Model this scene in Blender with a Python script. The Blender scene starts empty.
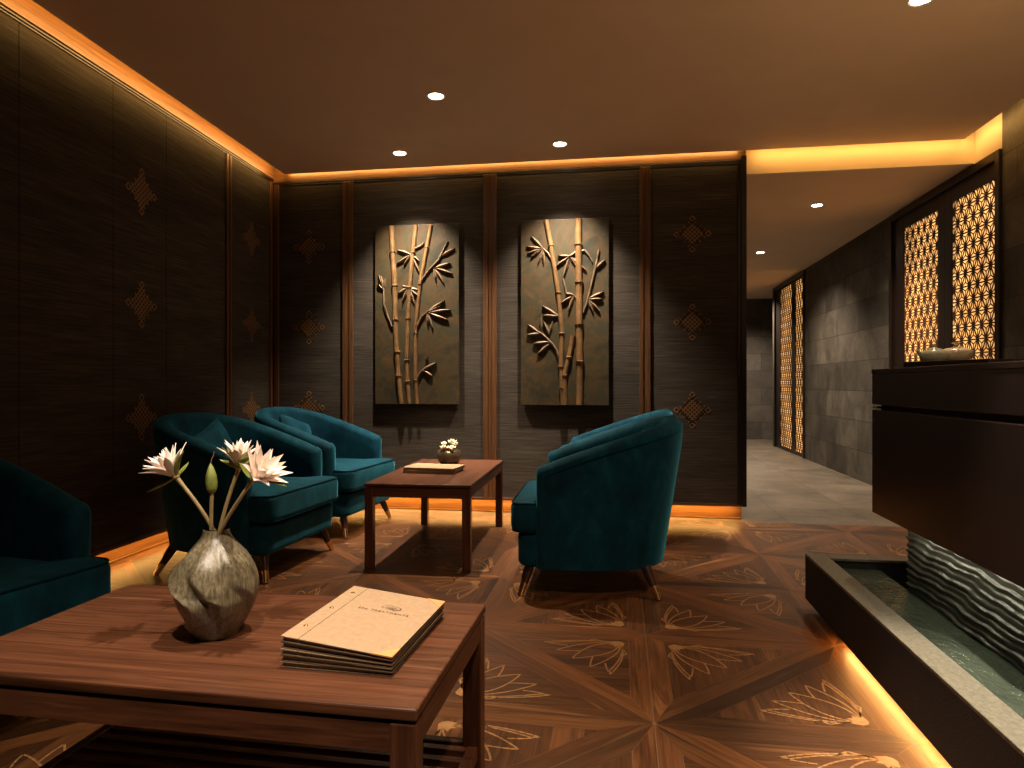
import bpy, bmesh, math, random
from mathutils import Vector, Matrix
random.seed(7)
scene = bpy.context.scene
COL = scene.collection
PI = math.pi
rad = math.radians

# ------------------------------------------------------------------ materials
def _mat(name):
    m = bpy.data.materials.new(name); m.use_nodes = True
    nt = m.node_tree
    b = nt.nodes.get('Principled BSDF')
    return m, nt, b

def N(nt, typ, **kw):
    n = nt.nodes.new(typ)
    for k, v in kw.items():
        setattr(n, k, v)
    return n

def ramp(nt, stops, src):
    r = N(nt, 'ShaderNodeValToRGB')
    el = r.color_ramp.elements
    while len(el) < len(stops): el.new(0.5)
    for e, (p, c) in zip(el, stops):
        e.position = p; e.color = (c[0], c[1], c[2], 1)
    nt.links.new(src, r.inputs[0])
    return r

def coords(nt, kind='Object', scale=(1, 1, 1), rot=(0, 0, 0)):
    tc = N(nt, 'ShaderNodeTexCoord'); mp = N(nt, 'ShaderNodeMapping')
    mp.inputs['Scale'].default_value = scale
    mp.inputs['Rotation'].default_value = rot
    nt.links.new(tc.outputs[kind], mp.inputs['Vector'])
    return mp.outputs[0]

def noise(nt, vec, scale, detail=4, rough=.55, dist=0):
    n = N(nt, 'ShaderNodeTexNoise')
    n.inputs['Scale'].default_value = scale; n.inputs['Detail'].default_value = detail
    n.inputs['Roughness'].default_value = rough; n.inputs['Distortion'].default_value = dist
    nt.links.new(vec, n.inputs['Vector'])
    return n.outputs['Fac']

def bump(nt, b, h, strength=.2, dist=.01):
    bp = N(nt, 'ShaderNodeBump')
    bp.inputs['Strength'].default_value = strength; bp.inputs['Distance'].default_value = dist
    nt.links.new(h, bp.inputs['Height']); nt.links.new(bp.outputs[0], b.inputs['Normal'])

def mult(nt, c, f):
    mx = N(nt, 'ShaderNodeMix', data_type='RGBA', blend_type='MULTIPLY')
    mx.inputs[0].default_value = 1
    nt.links.new(c, mx.inputs[6]); nt.links.new(f, mx.inputs[7])
    return mx.outputs[2]

def plain(name, c, rough=.5, metal=0, spec=.5, coat=0, var=0, vscale=20):
    m, nt, b = _mat(name)
    b.inputs['Roughness'].default_value = rough; b.inputs['Metallic'].default_value = metal
    b.inputs['Specular IOR Level'].default_value = spec
    if coat: b.inputs['Coat Weight'].default_value = coat
    if var:
        f = noise(nt, coords(nt), vscale, 5)
        r = ramp(nt, [(.3, [x * (1 - var) for x in c]), (.7, [min(1, x * (1 + var)) for x in c])], f)
        nt.links.new(r.outputs[0], b.inputs['Base Color'])
    else:
        b.inputs['Base Color'].default_value = (*c, 1)
    return m

def wood(name, dark, mid, light, axis='X', rough=.4, kind='Object', tone=False, g=1.0):
    m, nt, b = _mat(name)
    lo, hi = 1.1 * g, 16 * g
    sc = {'X': (lo, hi, hi), 'Y': (hi, lo, hi), 'Z': (hi, hi, lo)}[axis]
    v = coords(nt, kind, sc)
    f1 = noise(nt, v, 1.0, 5, .6, .9)
    sc2 = {'X': (3 * g, 130 * g, 130 * g), 'Y': (130 * g, 3 * g, 130 * g), 'Z': (130 * g, 130 * g, 3 * g)}[axis]
    f2 = noise(nt, coords(nt, kind, sc2), 1.0, 3, .6)
    r1 = ramp(nt, [(.28, dark), (.47, mid), (.58, [.5 * (a + c) for a, c in zip(mid, dark)]), (.74, light)], f1)
    r2 = ramp(nt, [(.3, (.55, .52, .5)), (.6, (1, 1, 1))], f2)
    c = mult(nt, r1.outputs[0], r2.outputs[0])
    if tone:
        a = N(nt, 'ShaderNodeAttribute', attribute_name='tone')
        c = mult(nt, c, a.outputs['Color'])
    nt.links.new(c, b.inputs['Base Color'])
    b.inputs['Roughness'].default_value = rough
    bump(nt, b, f2, .12, .002)
    return m

M = {}
W_D, W_M, W_L = (.035, .013, .007), (.115, .045, .021), (.21, .09, .042)
for ax in 'XYZ':
    M['table_' + ax] = wood('walnut_' + ax, (.030, .010, .005), (.145, .054, .025), (.27, .12, .058), ax, .34)
    M['trim_' + ax] = wood('oiled_teak_' + ax, (.11, .046, .015), (.20, .090, .029), (.28, .135, .046), ax, .42)
    M['dark_' + ax] = wood('dark_veneer_' + ax, (.007, .003, .002), (.012, .0052, .0034), (.019, .0085, .0055), ax, .42)
M['trim_Z'] = wood('oiled_teak_stile', (.07, .028, .01), (.135, .058, .020), (.19, .088, .032), 'Z', .42)
M['floor_wood'] = wood('parquet', (.038, .012, .0035), (.18, .066, .019), (.37, .155, .05), 'X', .44, 'UV', True)
M['inlay'] = plain('pale_inlay', (.33, .165, .062), .38, var=.25, vscale=40)
M['seam'] = plain('floor_joint', (.22, .12, .06), .5)
M['legwood'] = wood('leg_wood', (.02, .008, .005), (.05, .018, .01), (.08, .03, .016), 'Z', .35)
M['brass'] = plain('brass', (.8, .5, .22), .25, 1)
M['ceiling'] = plain('ceiling_paint', (.74, .56, .40), .9, var=.03, vscale=3)
M['plaster'] = plain('cove_plaster', (.75, .62, .45), .9)
M['gold_thread'] = plain('gold_thread', (.30, .16, .065), .55, .3)
M['black'] = plain('shadow_gap', (.01, .007, .005), .7)
M['white_metal'] = plain('white_lamp_trim', (.7, .64, .55), .4)

def grasscloth():
    m, nt, b = _mat('grasscloth')
    v = coords(nt, 'Object', (3.5, 3.5, 110))
    f = noise(nt, v, 1.0, 6, .62, .3)
    v2 = coords(nt, 'Object', (1.2, 1.2, 9))
    f2 = noise(nt, v2, 1.0, 4)
    r = ramp(nt, [(.25, (.026, .021, .016)), (.5, (.056, .046, .036)), (.8, (.105, .089, .072))], f)
    r2 = ramp(nt, [(.3, (.72, .70, .68)), (.7, (1.15, 1.12, 1.08))], f2)
    c = mult(nt, r.outputs[0], r2.outputs[0])
    nt.links.new(c, b.inputs['Base Color'])
    b.inputs['Roughness'].default_value = .8
    b.inputs['Specular IOR Level'].default_value = .2
    bump(nt, b, f, .5, .004)
    return m
M['grass'] = grasscloth()

def stone(name, c0, c1, tile=True, bw=.9, rh=.45, rough=.7, rot=(0, 0, 0), sc=1.0, tc=.45):
    m, nt, b = _mat(name)
    v = coords(nt, 'Object')
    f = noise(nt, v, 3.0 * sc, 9, .68, .5)
    f3 = noise(nt, v, 40 * sc, 4, .6)
    r = ramp(nt, [(.3, c0), (.72, c1)], f)
    c = r.outputs[0]
    r3 = ramp(nt, [(.3, (.75, .75, .75)), (.7, (1.1, 1.1, 1.1))], f3)
    c = mult(nt, c, r3.outputs[0])
    if tile:
        tv = coords(nt, 'Object', (1, 1, 1), rot)
        br = N(nt, 'ShaderNodeTexBrick')
        br.inputs['Scale'].default_value = 1; br.inputs['Brick Width'].default_value = bw
        br.inputs['Row Height'].default_value = rh; br.inputs['Mortar Size'].default_value = .004
        br.inputs['Mortar Smooth'].default_value = .2
        br.inputs['Color1'].default_value = (1 - tc, 1 - tc, 1 - tc, 1); br.inputs['Color2'].default_value = (1 + tc * .8, 1 + tc * .75, 1 + tc * .7, 1)
        br.inputs['Mortar'].default_value = (.25, .25, .25, 1)
        nt.links.new(tv, br.inputs['Vector'])
        c = mult(nt, c, br.outputs['Color'])
    nt.links.new(c, b.inputs['Base Color'])
    b.inputs['Roughness'].default_value = rough
    bump(nt, b, f3, .35, .004)
    return m
# brick texture lives in XY: turn the wall's (Y,Z) into (x,y)
M['slate'] = stone('slate_wall', (.028, .026, .024), (.125, .115, .10), True, .72, .31, .65, (rad(90), rad(90), 0))
M['slate_end'] = stone('slate_end_wall', (.05, .048, .045), (.12, .112, .104), True, .72, .31, .65, (rad(-90), 0, 0))
M['stone_floor'] = stone('corridor_stone', (.06, .052, .043), (.20, .172, .142), True, 1.2, .6, .42, (0, 0, rad(90)), .7, .12)
M['granite_rim'] = stone('honed_granite', (.055, .048, .034), (.20, .18, .13), False, rough=.45, sc=24)
M['granite_dark'] = stone('dark_granite', (.007, .0055, .0045), (.013, .010, .008), False, rough=.8, sc=4)
M['slate_black'] = stone('carved_black_slate', (.024, .025, .02), (.06, .061, .05), False, rough=.3, sc=4)

def velvet():
    m, nt, b = _mat('teal_velvet')
    f = noise(nt, coords(nt, 'Object', (5, 5, 3.2)), 2.2, 4, .6, .4)
    r = ramp(nt, [(.3, (.001, .022, .038)), (.55, (.002, .044, .072)), (.78, (.005, .076, .118))], f)
    nt.links.new(r.outputs[0], b.inputs['Base Color'])
    b.inputs['Roughness'].default_value = .85
    b.inputs['Specular IOR Level'].default_value = .15
    b.inputs['Sheen Weight'].default_value = .45
    b.inputs['Sheen Roughness'].default_value = .35
    b.inputs['Sheen Tint'].default_value = (.10, .62, .85, 1)
    f2 = noise(nt, coords(nt), 260, 2)
    bump(nt, b, f2, .12, .002)
    return m
M['velvet'] = velvet()
M['piping'] = plain('velvet_piping', (.001, .022, .032), .9, spec=.1)

def bronze():
    m, nt, b = _mat('patinated_bronze')
    f = noise(nt, coords(nt, 'Object'), 4.0, 8, .62, .35)
    r = ramp(nt, [(.34, (.014, .014, .007)), (.43, (.036, .028, .012)), (.50, (.066, .039, .013)), (.56, (.034, .034, .016)), (.68, (.11, .050, .015))], f)
    nt.links.new(r.outputs[0], b.inputs['Base Color'])
    b.inputs['Roughness'].default_value = .5; b.inputs['Metallic'].default_value = .12
    f2 = noise(nt, coords(nt, 'Object'), 60, 4)
    bump(nt, b, f2, .15, .003)
    return m
M['bronze'] = bronze()
M['bronze_light'] = plain('worn_bronze', (.20, .11, .045), .42, .2, var=.35, vscale=14)
M['bronze_leaf'] = plain('silvered_bronze', (.16, .105, .06), .45, .25, var=.3, vscale=20)

def vase_mat():
    m, nt, b = _mat('brushed_olive_glaze')
    f = noise(nt, coords(nt, 'Object', (190, 190, 16)), 1.0, 5, .65, .3)
    f2 = noise(nt, coords(nt, 'Object'), 9, 4)
    r = ramp(nt, [(.30, (.055, .043, .026)), (.5, (.17, .14, .09)), (.72, (.31, .265, .185))], f)
    r2 = ramp(nt, [(.3, (.7, .68, .6)), (.7, (1.1, 1.1, 1.05))], f2)
    nt.links.new(mult(nt, r.outputs[0], r2.outputs[0]), b.inputs['Base Color'])
    b.inputs['Roughness'].default_value = .32
    bump(nt, b, f, .25, .002)
    return m
M['vase'] = vase_mat()
M['petal'] = plain('petal_white', (.90, .78, .70), .5, var=.08, vscale=40)
M['sepal'] = plain('sepal_green', (.20, .24, .05), .5, var=.3, vscale=40)
M['stem'] = plain('lotus_stem', (.30, .22, .10), .5, var=.25, vscale=30)
M['stamen'] = plain('stamen_yellow', (.8, .52, .12), .5)
M['kraft'] = plain('kraft_cover', (.40, .265, .155), .75, var=.1, vscale=90)
M['kraft_dark'] = plain('kraft_edge', (.13, .085, .05), .8, var=.3, vscale=60)
M['paper'] = plain('page_edges', (.22, .165, .105), .85, var=.3, vscale=200)
M['leather'] = plain('leather_corner', (.62, .34, .13), .55, var=.12, vscale=60)
M['ink'] = plain('brown_ink', (.13, .07, .03), .6)
M['celadon'] = plain('celadon_glaze', (.36, .36, .25), .22, var=.12, vscale=8)
M['cream_glaze'] = plain('cream_glaze', (.62, .52, .36), .22, var=.1, vscale=8)
M['dark_bronze'] = plain('dark_bronze_pot', (.13, .10, .065), .28, .5, var=.4, vscale=18)
M['blossom'] = plain('cream_blossom', (.85, .76, .55), .4)

def emit(name, c, s, tex=False):
    m, nt, b = _mat(name)
    b.inputs['Base Color'].default_value = (*c, 1)
    b.inputs['Emission Color'].default_value = (*c, 1)
    b.inputs['Emission Strength'].default_value = s
    if tex:
        f = noise(nt, coords(nt, 'Object', (1.6, 1.6, .7)), 2.2, 2, .5)
        r = ramp(nt, [(.3, [x * .35 for x in c]), (.68, c)], f)
        nt.links.new(r.outputs[0], b.inputs['Emission Color'])
    return m
M['lens'] = emit('lamp_lens', (1, .82, .58), 28)
M['backlit'] = emit('backlit_paper', (1, .50, .155), .92, True)

def water_mat():
    m, nt, b = _mat('pool_water')
    b.inputs['Base Color'].default_value = (.20, .26, .19, 1)
    b.inputs['Roughness'].default_value = .03
    b.inputs['IOR'].default_value = 1.33
    b.inputs['Transmission Weight'].default_value = .82
    f = noise(nt, coords(nt, 'Object', (1.6, 1, 1)), 26, 3, .5, .4)
    bump(nt, b, f, .8, .012)
    return m
M['water'] = water_mat()
M['basin_in'] = stone('basin_floor', (.016, .020, .014), (.035, .042, .030), False, rough=.5, sc=3)

# ------------------------------------------------------------------ mesh helper
class MB:
    def __init__(s): s.bm = bmesh.new()
    def box(s, x0, x1, y0, y1, z0, z1, bev=0, seg=2, mi=0, mat=None):
        t = bmesh.new()
        bmesh.ops.create_cube(t, size=1)
        bmesh.ops.scale(t, vec=(x1 - x0, y1 - y0, z1 - z0), verts=t.verts)
        bmesh.ops.translate(t, vec=((x0 + x1) / 2, (y0 + y1) / 2, (z0 + z1) / 2), verts=t.verts)
        if bev: bmesh.ops.bevel(t, geom=list(t.edges), offset=bev, segments=seg, profile=.5, affect='EDGES')
        s._join(t, mi, mat)
    def _join(s, t, mi=0, mat=None):
        if mat is not None: bmesh.ops.transform(t, matrix=mat, verts=t.verts)
        vm = [s.bm.verts.new(v.co) for v in t.verts]
        t.verts.index_update()
        for f in t.faces:
            try:
                nf = s.bm.faces.new([vm[v.index] for v in f.verts]); nf.material_index = mi; nf.smooth = f.smooth
            except ValueError: pass
        t.free()
    def face(s, pts, mi=0):
        f = s.bm.faces.new([s.bm.verts.new(p) for p in pts]); f.material_index = mi
        return f
    def grid(s, rows, closed_u=False, closed_v=False, mi=0):
        vs = [[s.bm.verts.new(p) for p in r] for r in rows]
        nr, nc = len(vs), len(vs[0])
        for i in range(nr if closed_v else nr - 1):
            for j in range(nc if closed_u else nc - 1):
                a, b = vs[i], vs[(i + 1) % nr]
                f = s.bm.faces.new((a[j], a[(j + 1) % nc], b[(j + 1) % nc], b[j])); f.material_index = mi
        return vs
    def tube(s, pts, rads, n=10, mi=0, cap=True):
        pts = [Vector(p) for p in pts]
        if not hasattr(rads, '__len__'): rads = [rads] * len(pts)
        rows = []
        up = None
        for i, p in enumerate(pts):
            t = (pts[min(i + 1, len(pts) - 1)] - pts[max(i - 1, 0)]).normalized()
            if up is None:
                up = t.orthogonal().normalized()
            up = (up - t * up.dot(t)).normalized()
            w = t.cross(up)
            rows.append([p + (up * math.cos(2 * PI * k / n) + w * math.sin(2 * PI * k / n)) * rads[i] for k in range(n)])
        vs = s.grid(rows, closed_u=True, mi=mi)
        if cap:
            for r in (vs[0][::-1], vs[-1]):
                f = s.bm.faces.new(r); f.material_index = mi
    def lathe(s, prof, n=32, c=(0, 0, 0), mi=0):
        rows = [[(c[0] + r * math.cos(2 * PI * k / n), c[1] + r * math.sin(2 * PI * k / n), c[2] + z) for k in range(n)] for r, z in prof]
        vs = s.grid(rows, closed_u=True, mi=mi)
        if prof[0][0] > 1e-6:
            s.bm.faces.new(vs[0][::-1]).material_index = mi
        if prof[-1][0] > 1e-6:
            s.bm.faces.new(vs[-1]).material_index = mi
    def prism(s, outline, z0, z1, bev=0, seg=3, mi=0, mat=None):
        t = bmesh.new()
        lo = [t.verts.new((x, y, z0)) for x, y in outline]; hi = [t.verts.new((x, y, z1)) for x, y in outline]
        n = len(outline)
        t.faces.new(lo[::-1]); t.faces.new(hi)
        for i in range(n): t.faces.new((lo[i], lo[(i + 1) % n], hi[(i + 1) % n], hi[i]))
        if bev:
            ed = [e for e in t.edges if abs(e.verts[0].co.z - e.verts[1].co.z) < 1e-6]
            bmesh.ops.bevel(t, geom=ed, offset=bev, segments=seg, profile=.5, affect='EDGES')
        s._join(t, mi, mat)
    def soft_slab(s, outline, z0, z1, r, seg=5, crown=0):
        """slab with rolled edges: rings of the outline pulled in along its normals"""
        P = []
        n0 = len(outline)
        for i in range(n0):                      # even spacing along the outline
            a, c = Vector(outline[i]), Vector(outline[(i + 1) % n0]); k = max(1, int((c - a).length / .03))
            P += [a.lerp(c, q / k) for q in range(k)]
        n = len(P)
        area = sum(P[i].x * P[(i + 1) % n].y - P[(i + 1) % n].x * P[i].y for i in range(n))
        sg = 1 if area > 0 else -1
        nr = []
        for i in range(n):
            t = (P[(i + 1) % n] - P[i - 1]).normalized(); nr.append(Vector((-t.y, t.x)) * sg)
        rings = []
        for k in range(seg + 1):
            a = PI / 2 * k / seg; rings.append((r * (1 - math.sin(a)), z0 + r * (1 - math.cos(a))))
        for k in range(seg + 1):
            a = PI / 2 * k / seg; rings.append((r * (1 - math.cos(a)), z1 - r * (1 - math.sin(a))))
        cx = sum(p.x for p in P) / n; cy = sum(p.y for p in P) / n
        rows = [[(P[i].x + nr[i].x * d, P[i].y + nr[i].y * d, z) for i in range(n)] for d, z in rings]
        top = rows[-1]
        for f in (.93, .8, .6, .4, .2, .05):
            rows.append([(cx + (x - cx) * f, cy + (y - cy) * f, z + crown * (1 - f * f)) for x, y, z in top])
        vs = s.grid(rows, closed_u=True)
        s.bm.faces.new(vs[0][::-1]); s.bm.faces.new(vs[-1])
        return lambda d, z: [(P[i].x + nr[i].x * d, P[i].y + nr[i].y * d, z) for i in range(n)]
    def build(s, name, mats, parent=None, smooth=False, angle=35):
        bmesh.ops.remove_doubles(s.bm, verts=s.bm.verts, dist=1e-6)
        bmesh.ops.recalc_face_normals(s.bm, faces=s.bm.faces)
        me = bpy.data.meshes.new(name); s.bm.to_mesh(me); s.bm.free()
        if not isinstance(mats, (list, tuple)): mats = [mats]
        for m in mats: me.materials.append(m)
        if smooth:
            me.shade_smooth() if hasattr(me, 'shade_smooth') else None
            try: me.set_sharp_from_angle(angle=rad(angle))
            except Exception: pass
        o = bpy.data.objects.new(name, me); COL.objects.link(o)
        if parent: o.parent = parent
        return o

def tag(o, label=None, cat=None, group=None, kind=None):
    if label: o['label'] = label
    if cat: o['category'] = cat
    if group: o['group'] = group
    if kind: o['kind'] = kind
    return o
def thing(name, label, cat, loc=(0, 0, 0), rz=0, group=None):
    o = bpy.data.objects.new(name, None); COL.objects.link(o)
    o.empty_display_size = .1
    o.location = loc; o.rotation_euler = (0, 0, rz)
    return tag(o, label, cat, group)
def struct(o, label=None, cat=None):
    o['kind'] = 'structure'
    if label: o['label'] = label
    if cat: o['category'] = cat
    return o
def dup(root, loc, rz, label):
    def cp(o, parent):
        c = o.copy(); COL.objects.link(c)
        if parent: c.parent = parent
        for k in [k for k in bpy.data.objects if k.parent == o]: cp(k, c)
        return c
    r = cp(root, None); r.location = loc; r.rotation_euler = (0, 0, rz); r['label'] = label
    return r

# ------------------------------------------------------------------ room numbers
YB = 5.15            # face of the back wall's panelling
YBASE = 5.24
CZ = 2.688            # main ceiling
CZ2 = 2.54           # corridor ceiling
XR = 2.45            # right wall
ZP = .113            # underside of the wall panels
YREAR = -1.3
LW = Matrix.Translation((-2.561, 0, 0)) @ Matrix.Rotation(math.atan(.0449), 4, 'Z')   # frame of the left wall: x = 0 is its face

# ------------------------------------------------------------------ parquet floor
def clip_poly(poly, f):
    out = []
    for i in range(len(poly)):
        a, b = poly[i], poly[(i + 1) % len(poly)]
        fa, fb = f(a), f(b)
        if fa >= 0: out.append(a)
        if (fa >= 0) != (fb >= 0):
            t = fa / (fa - fb)
            out.append((a[0] + (b[0] - a[0]) * t, a[1] + (b[1] - a[1]) * t))
    return out

FX0, FX1, FY0, FY1 = -2.98, XR, YREAR, 5.12
S = .71
def petal_pts(base, ang, L, w, curl=0, n=12):
    """outline of one inlaid petal: left edge up to the tip, right edge back"""
    d = (math.cos(ang), math.sin(ang)); p = (-d[1], d[0])
    L_, R_ = [], []
    for i in range(n + 1):
        t = i / n
        ww = w * (math.sin(PI * t ** .8) ** .85) if 0 < t < 1 else 0
        bend = curl * L * t * t
        cx = base[0] + d[0] * L * t + p[0] * bend; cy = base[1] + d[1] * L * t + p[1] * bend
        L_.append((cx + p[0] * ww, cy + p[1] * ww)); R_.append((cx - p[0] * ww, cy - p[1] * ww))
    return L_, R_
def inside(pt, poly):
    c = False; x, y = pt
    for i in range(len(poly)):
        (x1, y1), (x2, y2) = poly[i], poly[i - 1]
        if (y1 > y) != (y2 > y) and x < (x2 - x1) * (y - y1) / (y2 - y1) + x1: c = not c
    return c
def lotus_lines():
    """polylines (a,b) in the frame of a triangle's right angle; petals in front cut those behind"""
    base = (.105, .105)
    spec = [(45, .235, .042, 0), (26, .25, .035, -.05), (64, .25, .035, .05), (11, .265, .028, -.06), (79, .265, .028, .06), (0, .285, .02, .10), (90, .285, .02, -.10)]
    front, lines = [], []
    for deg, L, w, cu in spec:
        l, r = petal_pts(base, rad(deg), L, w, cu)
        for side in (l, r):
            run = []
            for p in side:
                if any(inside(p, q) for q in front):
                    if len(run) > 1: lines.append(run)
                    run = []
                else: run.append(p)
            if len(run) > 1: lines.append(run)
        front.append(l + r[::-1])
    lines.append([(.105, .105), (.09, .16), (.075, .20), (.10, .235)])
    lines.append([(.105, .105), (.16, .09), (.20, .075), (.235, .10)])
    cup = [(.075, .105), (.085, .085), (.105, .075), (.15, .085), (.135, .105), (.155, .125), (.13, .13), (.125, .155), (.105, .135), (.085, .15)]
    cup = [(.105 + (x - .105) * .75, .105 + (y - .105) * .75) for x, y in cup]
    return lines, cup
LOT_LINES, LOT_CUP = lotus_lines()

def build_floor():
    bm = bmesh.new()
    uvl = bm.loops.layers.uv.new('UVMap')
    tone = bm.faces.layers.float_color.new('tone')
    def inreg(poly):
        for f in (lambda p: p[0] - FX0, lambda p: FX1 - p[0], lambda p: p[1] - FY0, lambda p: FY1 - p[1]):
            poly = clip_poly(poly, f)
            if len(poly) < 3: return None
        return poly
    def put(poly, d, mi=0, z=0, t=None):
        poly = inreg(poly)
        if not poly: return
        vs = [bm.verts.new((x, y, z)) for x, y in poly]
        f = bm.faces.new(vs); f.material_index = mi
        f.normal_update()
        if f.normal.z < 0: f.normal_flip()
        ou, ov = random.uniform(0, 40), random.uniform(0, 40)
        for l in f.loops:
            x, y = l.vert.co.x, l.vert.co.y
            l[uvl].uv = (x * d[0] + y * d[1] + ou, -x * d[1] + y * d[0] + ov)
        if t is None:
            t = random.choice([.32, .5, .65, .8, .95, 1.1, 1.25])
        f[tone] = (t * random.uniform(.96, 1.04), t, t * random.uniform(.94, 1.02), 1)
    G = .0012   # joint half width
    ix0 = int(math.floor((FX0 - .1) / S)); ix1 = int(math.ceil((FX1 - .1) / S))
    iy0 = int(math.floor((FY0 - 2.75) / S)); iy1 = int(math.ceil((FY1 - 2.75) / S))
    fw = .067
    for i in range(ix0, ix1):
        for j in range(iy0, iy1):
            x0, y0 = .1 + i * S, 2.75 + j * S
            # right angles sit on the even nodes
            rights = [(x0, y0, 1, 1), (x0 + S, y0 + S, -1, -1)] if (i + j) % 2 == 0 else [(x0 + S, y0, -1, 1), (x0, y0 + S, 1, -1)]
            for rx, ry, sx, sy in rights:
                W = lambda a, b: (rx + sx * a, ry + sy * b)
                T = [(0, 0), (S, 0), (0, S)]
                # distance of a point from the three sides
                d1 = lambda p: p[1]
                d2 = lambda p: p[0]
                d3 = lambda p: (S - p[0] - p[1]) / math.sqrt(2)
                def piece(conds, direc, t=None, mi=0, z=0):
                    poly = list(T)
                    for c in conds:
                        poly = clip_poly(poly, c)
                        if len(poly) < 3: return
                    dd = (direc[0] * sx, direc[1] * sy)
                    put([W(*p) for p in poly], dd, mi, z, t)
                g2 = G * 2
                piece([lambda p: d1(p) - G, lambda p: fw - G - d1(p), lambda p: d2(p) - d1(p) - G, lambda p: d3(p) - d1(p) - G], (1, 0))
                piece([lambda p: d2(p) - G, lambda p: fw - G - d2(p), lambda p: d1(p) - d2(p) - G, lambda p: d3(p) - d2(p) - G], (0, 1))
                piece([lambda p: d3(p) - G, lambda p: fw - G - d3(p), lambda p: d1(p) - d3(p) - G, lambda p: d2(p) - d3(p) - G], (math.sqrt(.5), -math.sqrt(.5)))
                core = [lambda p: d1(p) - fw - G * .3, lambda p: d2(p) - fw - G * .3, lambda p: d3(p) - fw - G * .3]
                horiz = (sx * sy > 0)
                k = 0; pw = .088
                while k * pw + fw < S:
                    lo, hi = fw + k * pw, fw + (k + 1) * pw
                    ax = 1 if horiz else 0
                    piece(core + [lambda p, lo=lo: p[ax] - lo - .0003, lambda p, hi=hi: hi - .0003 - p[ax]], (1, 0) if horiz else (0, 1), random.choice([.5, .62, .75, .85]))
                    k += 1
                for run in LOT_LINES:
                    n = len(run)
                    for q in range(n - 1):
                        a, b = run[q], run[q + 1]
                        dx, dy = b[0] - a[0], b[1] - a[1]; L = math.hypot(dx, dy) or 1
                        wd = .0031
                        nx, ny = -dy / L * wd, dx / L * wd; ex, ey = dx / L * .0015, dy / L * .0015
                        put([W(a[0] + nx - ex, a[1] + ny - ey), W(b[0] + nx + ex, b[1] + ny + ey), W(b[0] - nx + ex, b[1] - ny + ey), W(a[0] - nx - ex, a[1] - ny - ey)], (1, 0), 1, .0006)
                put([W(*p) for p in LOT_CUP], (1, 0), 1, .0007)
    # bed under the joints, 1 mm lower
    z = -.001
    f = bm.faces.new([bm.verts.new(p) for p in ((FX0, FY0, z), (FX1, FY0, z), (FX1, FY1, z), (FX0, FY1, z))]); f.material_index = 2
    f = bm.faces.new([bm.verts.new(p) for p in ((FX0, FY0, -.08), (FX0, FY1, -.08), (FX1, FY1, -.08), (FX1, FY0, -.08))]); f.material_index = 2
    me = bpy.data.meshes.new('floor'); bm.to_mesh(me); bm.free()
    for k in ('floor_wood', 'inlay', 'seam'): me.materials.append(M[k])
    o = bpy.data.objects.new('floor', me); COL.objects.link(o)
    return struct(o, 'walnut parquet floor with pale inlaid lotus outlines', 'floor')
build_floor()

b = MB(); b.box(-3.0, 4.3, 5.12, 13.0, -.08, 0); struct(b.build('floor_corridor', M['stone_floor']), 'grey stone floor of the corridor beyond the parquet', 'floor')

# ------------------------------------------------------------------ knots woven into the wall covering
def knot(put):
    """thin raised diamond knot; put(u0,v0,u1,v1) draws one thread in the wall plane"""
    q = .022
    R2 = math.sqrt(.5)
    def seg(p0, q0, p1, q1): put((p0 - q0) * R2, (p0 + q0) * R2, (p1 - q1) * R2, (p1 + q1) * R2)
    n = 3
    for k in range(-n, n + 1):
        e = (n + (.9 if k % 2 == 0 else 0)) * q
        seg(k * q, -e, k * q, e); seg(-e, k * q, e, k * q)
    for k in (-3, -1, 1):
        for s in (-1, 1):
            e = (n + .9) * q
            e2 = n * q
            seg((k) * q, s * e2, (k + 2) * q, s * e2) if k % 2 else None
            seg(s * e2, (k) * q, s * e2, (k + 2) * q) if k % 2 else None
    for sx, sy in ((1, 1), (-1, -1), (1, -1), (-1, 1)):   # loops at the four points
        a, c = 3 * q, 4.3 * q
        seg(sx * a, sy * c, sx * c, sy * c); seg(sx * c, sy * a, sx * c, sy * c); seg(sx * a, sy * a, sx * a, sy * c); seg(sx * a, sy * a, sx * c, sy * a)

MOTIF_Z = (2.106, 1.457, .808)
def thread_box(b, P0, P1, axis):
    """thread between two points of a wall plane; axis 0: wall normal is x, 1: wall normal is -y"""
    (u0, v0), (u1, v1) = P0, P1
    du, dv = u1 - u0, v1 - v0; L = math.hypot(du, dv); w = .0032
    nu, nv = -dv / L * w, du / L * w
    c = [(u0 + nu, v0 + nv), (u1 + nu, v1 + nv), (u1 - nu, v1 - nv), (u0 - nu, v0 - nv)]
    mk = (lambda p, d: (d, p[0], p[1])) if axis == 0 else (lambda p, d: (p[0], YB - d, p[1]))
    lo = [mk(p, -.0005) for p in c]; hi = [mk(p, .0022) for p in c]
    b.face(hi, 1)
    for i in range(4): b.face([lo[i], lo[(i + 1) % 4], hi[(i + 1) % 4], hi[i]], 1)

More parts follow.
